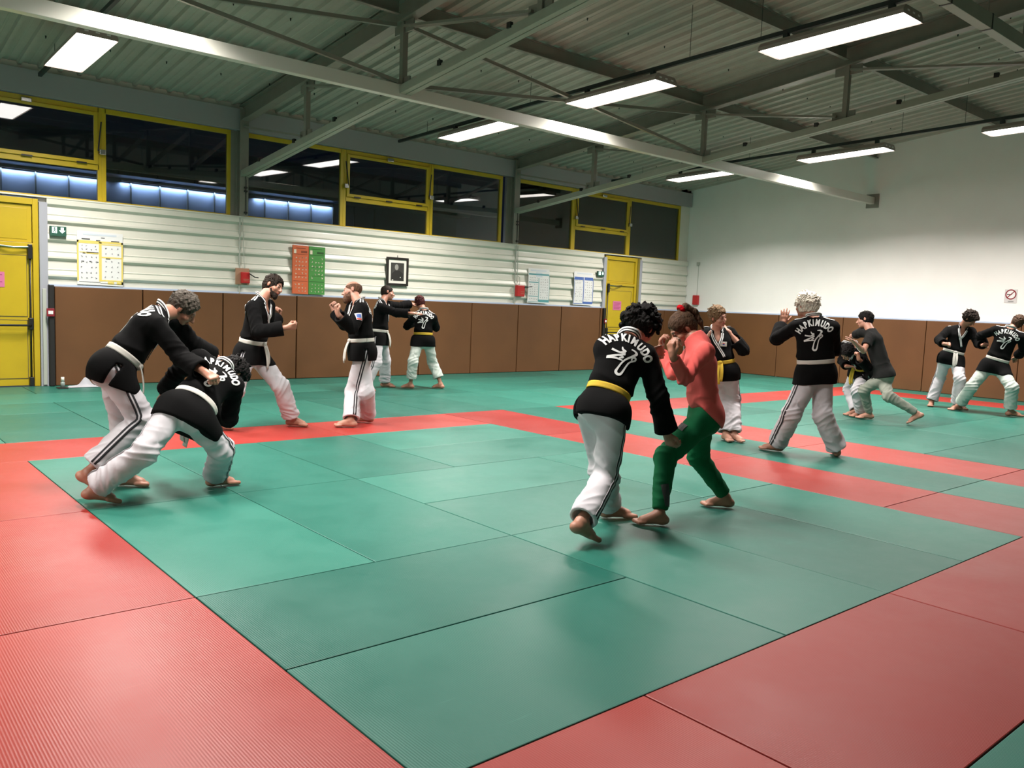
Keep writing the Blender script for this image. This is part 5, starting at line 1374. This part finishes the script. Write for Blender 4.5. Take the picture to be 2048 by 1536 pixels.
        if len(V):
            V = smooth(V, Q, 1, .4); N_ = normals(V, Q); d = V - hc
            a_ = {'short': .006, 'buzz': .0015, 'fringe': .001, 'curly': .008, 'fluffy': .010, 'pony': .0025, 'tied': .006, 'mop': .008}[hk]
            fr_ = {'curly': 210, 'fluffy': 110}.get(hk, 150)
            V = V + N_ * (a_ * wob(V * (1 if hk in ('curly',) else 1) , fr_, 2, 6) + a_ * .7 * wob(V, fr_ * 2.1, 3, 6))[:, None]
            ho = link_mesh('hair', V, Q, hm, par)
            ho['label'] = S['hlabel']
        if hk == 'pony':
            FF = Field(g(0, -.12, .05) - .22, g(0, -.12, .05) + .22, .006)
            t0 = g(0, -.055, .118)
            for a1, b1, r1, r2 in ((t0, g(0, -.115, .125), .022, .028), (g(0, -.115, .125), g(0, -.150, .05), .028, .026), (g(0, -.150, .05), g(0, -.140, -.04), .026, .020), (g(0, -.140, -.04), g(0, -.125, -.10), .020, .006)): FF.cap(a1, b1, r1 * hs, r2 * hs, .01)
            v_, q_ = FF.mesh(); n__ = normals(v_, q_); v_ = v_ + n__ * (.0035 * wob(v_ * vec((1, 1, .3)), 260, 2, 6))[:, None]; link_mesh('ponytail', v_, q_, M['hair_pony'], par)
            FF = Field(t0 - .09, t0 + .09, .005)
            for i in range(9):
                a = 6.283 * i / 9; c_ = t0 + hu * .012 * hs + (hl * math.cos(a) + hu * math.sin(a) * .6) * .034 * hs - hf * .02 * hs; FF.ell(c_, ax, (.019 * hs,) * 3, .004)
            v_, q_ = FF.mesh(); n__ = normals(v_, q_); v_ = v_ + n__ * (.003 * wob(v_, 220, 1, 5))[:, None]; o = link_mesh('scrunchie', v_, q_, M['scrunchie'], par); o['label'] = 'red hair scrunchie'
        if hk == 'tied':
            c0 = g(0, -.11, .03); FF = Field(c0 - .12, c0 + .12, .006); FF.ell(c0, ax, (.05 * hs, .035 * hs, .06 * hs), 0)
            for sg in (-1, 1): FF.cap(g(sg * .075, .05, .03), g(sg * .085, .02, -.06), .010 * hs, .006 * hs, .01)
            v_, q_ = FF.mesh(); n__ = normals(v_, q_); v_ = v_ + n__ * (.008 * wob(v_, 90, 2, 6))[:, None]; link_mesh('hair_bun', v_, q_, hm, par)
    if S.get('beard'):
        F = Field(hc - .2, hc + .2, .005); t_ = S['beard']
        F.ell(g(0, .030, -.078), ax, ((.050 + t_) * hs, (.054 + t_) * hs, (.042 + t_) * hs), 0); F.ell(g(0, .028, -.045), ax, ((.060 + t_ * .3) * hs, (.062) * hs, (.055) * hs), .01)
        F.ell(g(0, .080, -.105), ax, ((.028 + t_) * hs, (.02 + t_) * hs, (.03 + t_ * 1.5) * hs), .02)
        F.ell(g(0, .108, -.005), ax, (.050 * hs, .05 * hs, .046 * hs), .004, op='s'); F.ell(g(0, .112, -.063), ax, (.022 * hs, .02 * hs, .012 * hs), .002, op='s')
        F.boxcut(g(0, -.08, -.05), ax, (.12 * hs, .098 * hs, .15 * hs), op='s'); F.boxcut(g(0, 0, .03), ax, (.12 * hs, .15 * hs, .06 * hs), op='s')
        V, Q = F.mesh(); N_ = normals(V, Q); V = V + N_ * (.003 * wob(V, 160, 2, 6))[:, None]; bo = link_mesh('beard', V, Q, M[S.get('bmat', 'hair_' + S.get('hcol', 'dark'))], par)
    return dict(J=J, body=body, jac=jac, jb=jb, left=left, fwd=fwd, up=up, s=s, tr=trousers, tb=tb, g=g)

for nme, c in (('grey', (.075, .063, .052)), ('dark', (.016, .010, .007)), ('black', (.006, .005, .005)), ('brown', (.055, .030, .018)), ('white', (.62, .56, .48)), ('auburn', (.05, .012, .012)), ('blond', (.16, .10, .055)), ('pony', (.075, .042, .026)), ('ginger', (.10, .050, .03))):
    M['hair_' + nme] = hair_mat('hair_' + nme, c)

PEOPLE = [
 dict(name='person in black jacket leaning forward with grey hair and white belt, at far left', H=1.80, h=.006,
  fr=((213, 990), (173, 965), .12), fdr=(.95, -.1), fl=((300, 971), (240, 968), 0), fdl=(1, .05),
  pv=(226, 738, 0), nk=(326, 620, 1), sr=(312, 650, -1), sl=(345, 640, 1), er=(364, 716, -1), wr=(412, 746, -1), el=(388, 690, 1), wl=(430, 714, 1), hd=(366, 617, 1),
  kr=(284, 838, 0), kl=(246, 842, 0), look=(.72, .2, -.66), hup=(.62, .1, .75), h_r=('fist', (0, .4, -1)), h_l=('fist', (0, -.2, -1)), hair='short', hcol='grey', hlabel='short grey hair', cuff=.88, skin='skin', slvr=.80, slvl=.8),
 dict(name='person bent over away from the viewer, white belt, in front of the grey haired one', H=1.70, h=.0065,
  fl=((240, 1004), (212, 1004), .05), fdl=(.75, .5), fr=((477, 966), (453, 984), 0), fdr=(.8, .6),
  pv=(374, 826, 0), nk=(445, 735, 1), sl=(398, 716, 1), sr=(470, 772, -1), el=(352, 748, 1), wl=(330, 786, 1), er=(458, 838, 1), wr=(425, 815, 1), hd=(466, 748, 1),
  kl=(288, 905, 0), kr=(444, 900, 0), look=(.3, .35, -.9), hup=(.5, .8, -.1), h_l=('relaxed', (0, 0, -1)), h_r=('relaxed', (0, 0, -1)), hair='mop', hcol='black', hlabel='black hair hanging forward', cuff=.95, hang=.72),
 dict(name='person with dark beard and fists raised, white belt, standing side on before a wall pad', H=1.84, h=.007,
  fl=((617, 852), (590, 850), 0), fdl=(1, -.12), fr=((468, 858), (437, 858), 0), fdr=(1, .0),
  pv=(502, 704, 0), nk=(524, 594, 0, .0), sr=(506, 615, -1), sl=(537, 612, 1), er=(516, 665, -1), wr=(574, 655, -1), el=(536, 655, 1), wl=(557, 634, 1), hd=(546, 573, 1),
  kr=(470, 782, 0), kl=(561, 772, 0), look=(.93, -.3, -.2), h_r=('fist', (0, .8, .5)), h_l=('fist', (-.5, -.5, 0)), hdirl=(.2, 0, 1), hair='short', hcol='dark', hlabel='dark brown hair', beard=.003, cuff=.94),
 dict(name='person with bald head and brown beard, white belt, fists raised, on the red border', H=1.78, h=.007,
  fl=((668, 852), (702, 850), 0), fdl=(-1, -.08), fr=((704, 842), (742, 842), 0), fdr=(-1, .0), bulk=1.08, waist=1.10,
  pv=(724, 700, 0), nk=(718, 601, 0, .0), sl=(723, 617, -1), sr=(705, 615, 1), el=(704, 657, -1), wl=(676, 628, -1), er=(690, 650, 1), wr=(668, 622, 1), hd=(705, 583, 1),
  kl=(706, 783, 0), kr=(733, 785, 0), look=(-.95, -.12, -.08), h_l=('fist', (.6, .3, .2)), h_r=('fist', (.6, -.3, .2)), hdirl=(-.4, 0, 1), hdirr=(-.4, 0, 1), hair='fringe', hcol='ginger', hlabel='short brown stubble around a bald head', beard=.012, bmat='hair_ginger', cuff=.97, skin='skin_pale', fold=.006, buzzcut=True),
 dict(name='person reaching both arms to the shoulders of a partner, white belt, under the portrait', H=1.76, h=.0075,
  fr=((752, 782), (737, 782), 0), fdr=(.95, -.1), fl=((791, 774), (775, 773), 0), fdl=(1, 0),
  pv=(758, 676, 0), nk=(765, 600, 0, .05), sr=(763, 615, -1), sl=(776, 610, 1), er=(793, 626, -1), wr=(823, 627, -1), el=(800, 612, 1), wl=(822, 608, 1), hd=(775, 586, 1),
  kr=(752, 726, 0), kl=(771, 722, 0), look=(.93, .25, -.1), h_r=('open', (0, .3, -1)), h_l=('open', (0, .1, -1)), hdirr=(1, .1, .05), hdirl=(1, .1, -.05), hair='buzz', hcol='dark', hlabel='cropped dark hair', cuff=.96),
 dict(name='person seen from behind in short pale trousers and yellow belt, under the portrait', H=1.62, h=.0075,
  fl=((801, 775), (816, 773), 0), fdl=(-.9, .15), fr=((863, 775), (877, 772), 0), fdr=(-.7, .25),
  pv=(846, 680, 0), nk=(848, 620, 1), sl=(828, 633, -1), sr=(867, 636, -1), el=(814, 652, 1), wl=(826, 646, 1), er=(872, 655, 1), wr=(858, 648, 1), hd=(840, 606, 1),
  kl=(826, 724, 0), kr=(865, 724, 0), look=(-.3, .85, -.5), h_l=('relaxed', (0, 0, -1)), h_r=('relaxed', (0, 0, -1)), hair='short', hcol='auburn', hlabel='dark reddish hair', cuff=.72, tmat='mintcloth', belt='yellowbelt', stripes=False),
 dict(name='person with black curly hair and yellow belt, seen from behind, reaching down to a knee', H=1.80, h=.006,
  fr=((1190, 1082), (1150, 1052), .11), fdr=(.6, .6), fl=((1271, 1034), (1236, 1032), 0), fdl=(1, .12),
  pv=(1206, 818, 0), nk=(1257, 676, 1), sl=(1213, 694, -1), sr=(1293, 712, -1), el=(1262, 742, 1), wl=(1302, 704, 1), er=(1317, 795, -1), wr=(1333, 866, 1), hd=(1281, 656, 1),
  kr=(1212, 955, 0), kl=(1205, 940, 0), look=(.45, .75, -.5), hup=(.25, .35, .9), h_l=('grab', (0, 1, 0)), h_r=('grab', (.6, .5, 0)), hdirr=(.45, .1, -1), hdirl=(.9, .3, .1), hair='curly', hcol='black', hlabel='black curly hair', cuff=.95, belt='yellowbelt', slvr=.95, slvl=.82, hang=.8, broad=.86, pside=(-.65, .75), waist=.86, tk=.92, skirt=.20, hem=(0, 0, .0)),
 dict(name='person in coral top and green sweatpants covering the face with both hands', H=1.66, h=.006,
  fl=((1267, 1046), (1334, 1048), 0), fdl=(-1, -.02), fr=((1403, 1010), (1463, 1019), 0), fdr=(-1, .08),
  pv=(1408, 826, 0), nk=(1397, 682, 0, .0), sl=(1410, 702, -1), sr=(1388, 700, 1), el=(1370, 757, -1), wl=(1346, 712, -1), er=(1346, 747, 1), wr=(1323, 700, 1), hd=(1366, 657, 1),
  kl=(1330, 914, 0), kr=(1396, 914, 0), look=(-.78, -.12, -.62), hup=(-.55, 0, .83), h_l=('grab', (.4, .2, -.1)), h_r=('grab', (.6, -.2, 0)), hdirl=(-.25, 0, 1), hdirr=(-.15, 0, 1), hair='pony', hcol='pony', hlabel='brown hair tied up in a ponytail', cuff=.93, trousers='jogger', tmat='greencloth', jacket='shirt', jmat='coral', skin='skin', tlabel='dark green sweatpants', waist=.95, bulk=1.0, tk=1.05, collar_up=True, skirt=.10, hem=(-.45, 0, 0), jfold=.011, slvl=.90, slvr=.90),
 dict(name='person with tied fair hair and yellow belt holding the jacket collar with both hands', H=1.66, h=.007,
  fl=((1489, 885), (1474, 877), 0), fdl=(.45, -.8), fr=((1463, 884), (1458, 875), 0), fdr=(.15, -1), bulk=.92,
  pv=(1443, 742, 0), nk=(1434, 656, 0, .0), sl=(1459, 665, 1), sr=(1412, 666, 1), el=(1488, 700, -1), wl=(1456, 663, -1), er=(1390, 702, -1), wr=(1424, 664, -1), hd=(1436, 633, -1),
  kl=(1466, 800, 0), kr=(1447, 802, 0), look=(.55, -.8, -.15), h_l=('grab', (-.3, .8, 0)), h_r=('grab', (.3, .8, 0)), hdirl=(-1, .1, .35), hdirr=(.9, .1, .5), hair='tied', hcol='blond', hlabel='fair hair tied back', cuff=.95, belt='yellowbelt', slvl=.45, slvr=.45, skin='skin_pale', letters=True, chestpatch=True),
 dict(name='person with fluffy white hair and white belt, hands raised, seen from behind', H=1.80, h=.007, bulk=1.12, waist=1.12, tk=1.08, pside=(-.85, -.5),
  fl=((1517, 897), (1537, 903), 0), fdl=(-.85, .4), fr=((1668, 905), (1652, 912), 0), fdr=(.25, .97),
  pv=(1632, 744, 0), nk=(1628, 634, 0, .0), sl=(1594, 652, -1), sr=(1665, 655, -1), el=(1553, 678, 1), wl=(1565, 649, 1), er=(1668, 700, 1), wr=(1640, 668, 1), hd=(1612, 612, 1),
  kl=(1583, 828, 0), kr=(1645, 830, 0), look=(-.5, .85, -.05), h_l=('open', (.1, 1, 0)), h_r=('open', (0, 1, 0)), hdirl=(.15, 0, 1), hdirr=(-.2, 0, 1), hair='fluffy', hcol='white', hlabel='fluffy white hair', cuff=1.0, skin='skin'),
 dict(name='person bent low with black hair, held by the one in a black t-shirt', H=1.62, h=.0075,
  fr=((1688, 830), (1718, 829), 0), fdr=(-1, 0), fl=((1700, 833), (1728, 832), 0), fdl=(-1, -.1),
  pv=(1722, 738, .1), nk=(1708, 691, -1), sl=(1722, 708, -1), sr=(1690, 690, 1), el=(1735, 735, -1), wl=(1717, 717, -1), er=(1684, 722, 1), wr=(1694, 733, -1), hd=(1694, 704, -1),
  kl=(1714, 782, 0), kr=(1698, 780, 0), look=(-.55, -.3, -.75), hup=(-.5, -.6, .3), h_l=('fist', (-.5, .5, 0)), h_r=('relaxed', (.5, 0, -.5)), hdirl=(-.2, 0, 1), hdirr=(.9, 0, .1), hair='mop', hcol='black', hlabel='black hair', cuff=.95, belt='yellowbelt', stripes=False),
 dict(name='person in black t-shirt and grey sweatpants lunging with one leg stretched back', H=1.74, h=.007,
  fl=((1713, 836), (1743, 836), 0), fdl=(-1, -.02), fr=((1814, 848), (1830, 826), .15), fdr=(-.75, .4),
  pv=(1768, 748, 0), nk=(1740, 658, 1), sl=(1740, 674, -1), sr=(1724, 664, 1), el=(1727, 702, -1), wl=(1709, 685, -1), er=(1704, 673, 1), wr=(1722, 658, 1), hd=(1730, 640, 1),
  kl=(1727, 781, 0), kr=(1777, 792, 0), look=(-.85, .45, -.15), h_l=('open', (-.1, .3, -1)), h_r=('relaxed', (0, 0, -1)), hair='short', hcol='black', hlabel='black hair', cuff=.93, trousers='jogger', tmat='greycloth', jacket='tee', jmat='tee', tlabel='light grey sweatpants', skin='skin_pale'),
 dict(name='person with dark mop of hair bowed towards a partner, white belt, second from right', H=1.74, h=.0075,
  fr=((1860, 813), (1867, 808), 0), fdr=(-.5, -.8), fl=((1937, 820), (1922, 812), 0), fdl=(.7, -.6),
  pv=(1903, 716, 0), nk=(1926, 652, -1), sr=(1896, 661, -1), sl=(1943, 663, 1), er=(1877, 680, -1), wr=(1889, 688, -1), el=(1957, 688, -1), wl=(1966, 690, -1), hd=(1940, 637, -1),
  kr=(1880, 756, 0), kl=(1919, 758, 0), look=(.45, -.5, -.7), h_r=('fist', (.3, .5, -.5)), h_l=('fist', (0, .5, -.5)), hdirr=(.8, -.2, 0), hdirl=(.6, .2, .2), hair='mop', hcol='dark', hlabel='dark mop of hair', cuff=.96, slvr=.86),
 dict(name='person with wide stance seen from behind, white belt, at the right edge', H=1.78, h=.007,
  fl=((1899, 820), (1914, 815), 0), fdl=(-.9, -.3), fr=((2046, 833), (2022, 829), 0), fdr=(.95, -.2),
  pv=(1990, 732, 0), nk=(2020, 657, 1), sl=(1992, 660, -1), sr=(2043, 674, -1), el=(1961, 672, 1), wl=(1968, 690, 1), er=(2048, 700, 1), wr=(2035, 712, 1), hd=(2034, 645, 1),
  kl=(1943, 774, 0), kr=(2024, 776, 0), look=(.3, .9, .05), h_l=('grab', (.5, .5, 0)), h_r=('relaxed', (0, 0, -1)), hair='short', hcol='brown', hlabel='tousled brown hair', cuff=.86, tmat='mintcloth', stripes=False),
]
RES = []
for S in PEOPLE:
    S.setdefault('hairc', (.03, .02, .015))
    RES.append(person(S))
for d_ in DEBUG: print('DBG', d_)

# extras on single garments
def local_patch(R, name, px, py, wd_, hg, m, bvhkey='jb', lines=None):
    """small sewn patch: found on the garment, oriented to its surface"""
    C_ = Vector(CAMP); h = R[bvhkey].ray_cast(C_, ray(px, py), 30)
    if h[0] is None: return None
    no = np.array(h[1]); p = np.array(h[0]); xd = unit(np.cross((0, 0, 1), no)); yd = np.cross(no, xd)
    n = 4; V = []; Fc = []
    for i in range(n + 1):
        for j in range(n + 1): V.append(((i / n - .5) * wd_, (j / n - .5) * hg))
    Fc = [(i * (n + 1) + j, (i + 1) * (n + 1) + j, (i + 1) * (n + 1) + j + 1, i * (n + 1) + j + 1) for i in range(n) for j in range(n)]
    return project2d(name, V, Fc, p, xd, yd, no, R[bvhkey], m, R['jac'] if bvhkey == 'jb' else R['tr'], off=.004), (p, xd, yd, no)
r4 = RES[3]
q = local_patch(r4, 'sleeve_patch', 718, 633, .075, .085, M['whitecloth'])
if q and q[0]:
    p, xd, yd, no = q[1]
    def sub(R, name, cx, cy, w_, h_, m, key='jb', off=.0055):
        V = [(cx + (i / 3 - .5) * w_, cy + (j / 3 - .5) * h_) for i in range(4) for j in range(4)]; Fc = [(i * 4 + j, (i + 1) * 4 + j, (i + 1) * 4 + j + 1, i * 4 + j + 1) for i in range(3) for j in range(3)]
        return project2d(name, V, Fc, p, xd, yd, no, R[key], m, R['jac'], off=off)
    sub(r4, 'patch_blue_centre', 0, .006, .05, .04, M['blueink']); sub(r4, 'patch_blue_top', 0, .034, .06, .012, M['paperblue']); sub(r4, 'patch_red_band', 0, -.030, .06, .018, M['patchred'])
r9 = RES[8]
q = local_patch(r9, 'flag_patch', 1447, 688, .075, .055, M['mount'])
if q and q[0]:
    p, xd, yd, no = q[1]; sub(r9, 'flag_disc_red', 0, .006, .022, .011, M['patchred'], off=.006); sub(r9, 'flag_disc_blue', 0, -.006, .022, .011, M['blueink'], off=.006)
q = local_patch(RES[7], 'trouser_patch', 1361, 852, .10, .055, M['ink'], 'tb')
q = local_patch(RES[7], 'trouser_print', 1333, 990, .05, .15, M['ink'], 'tb')
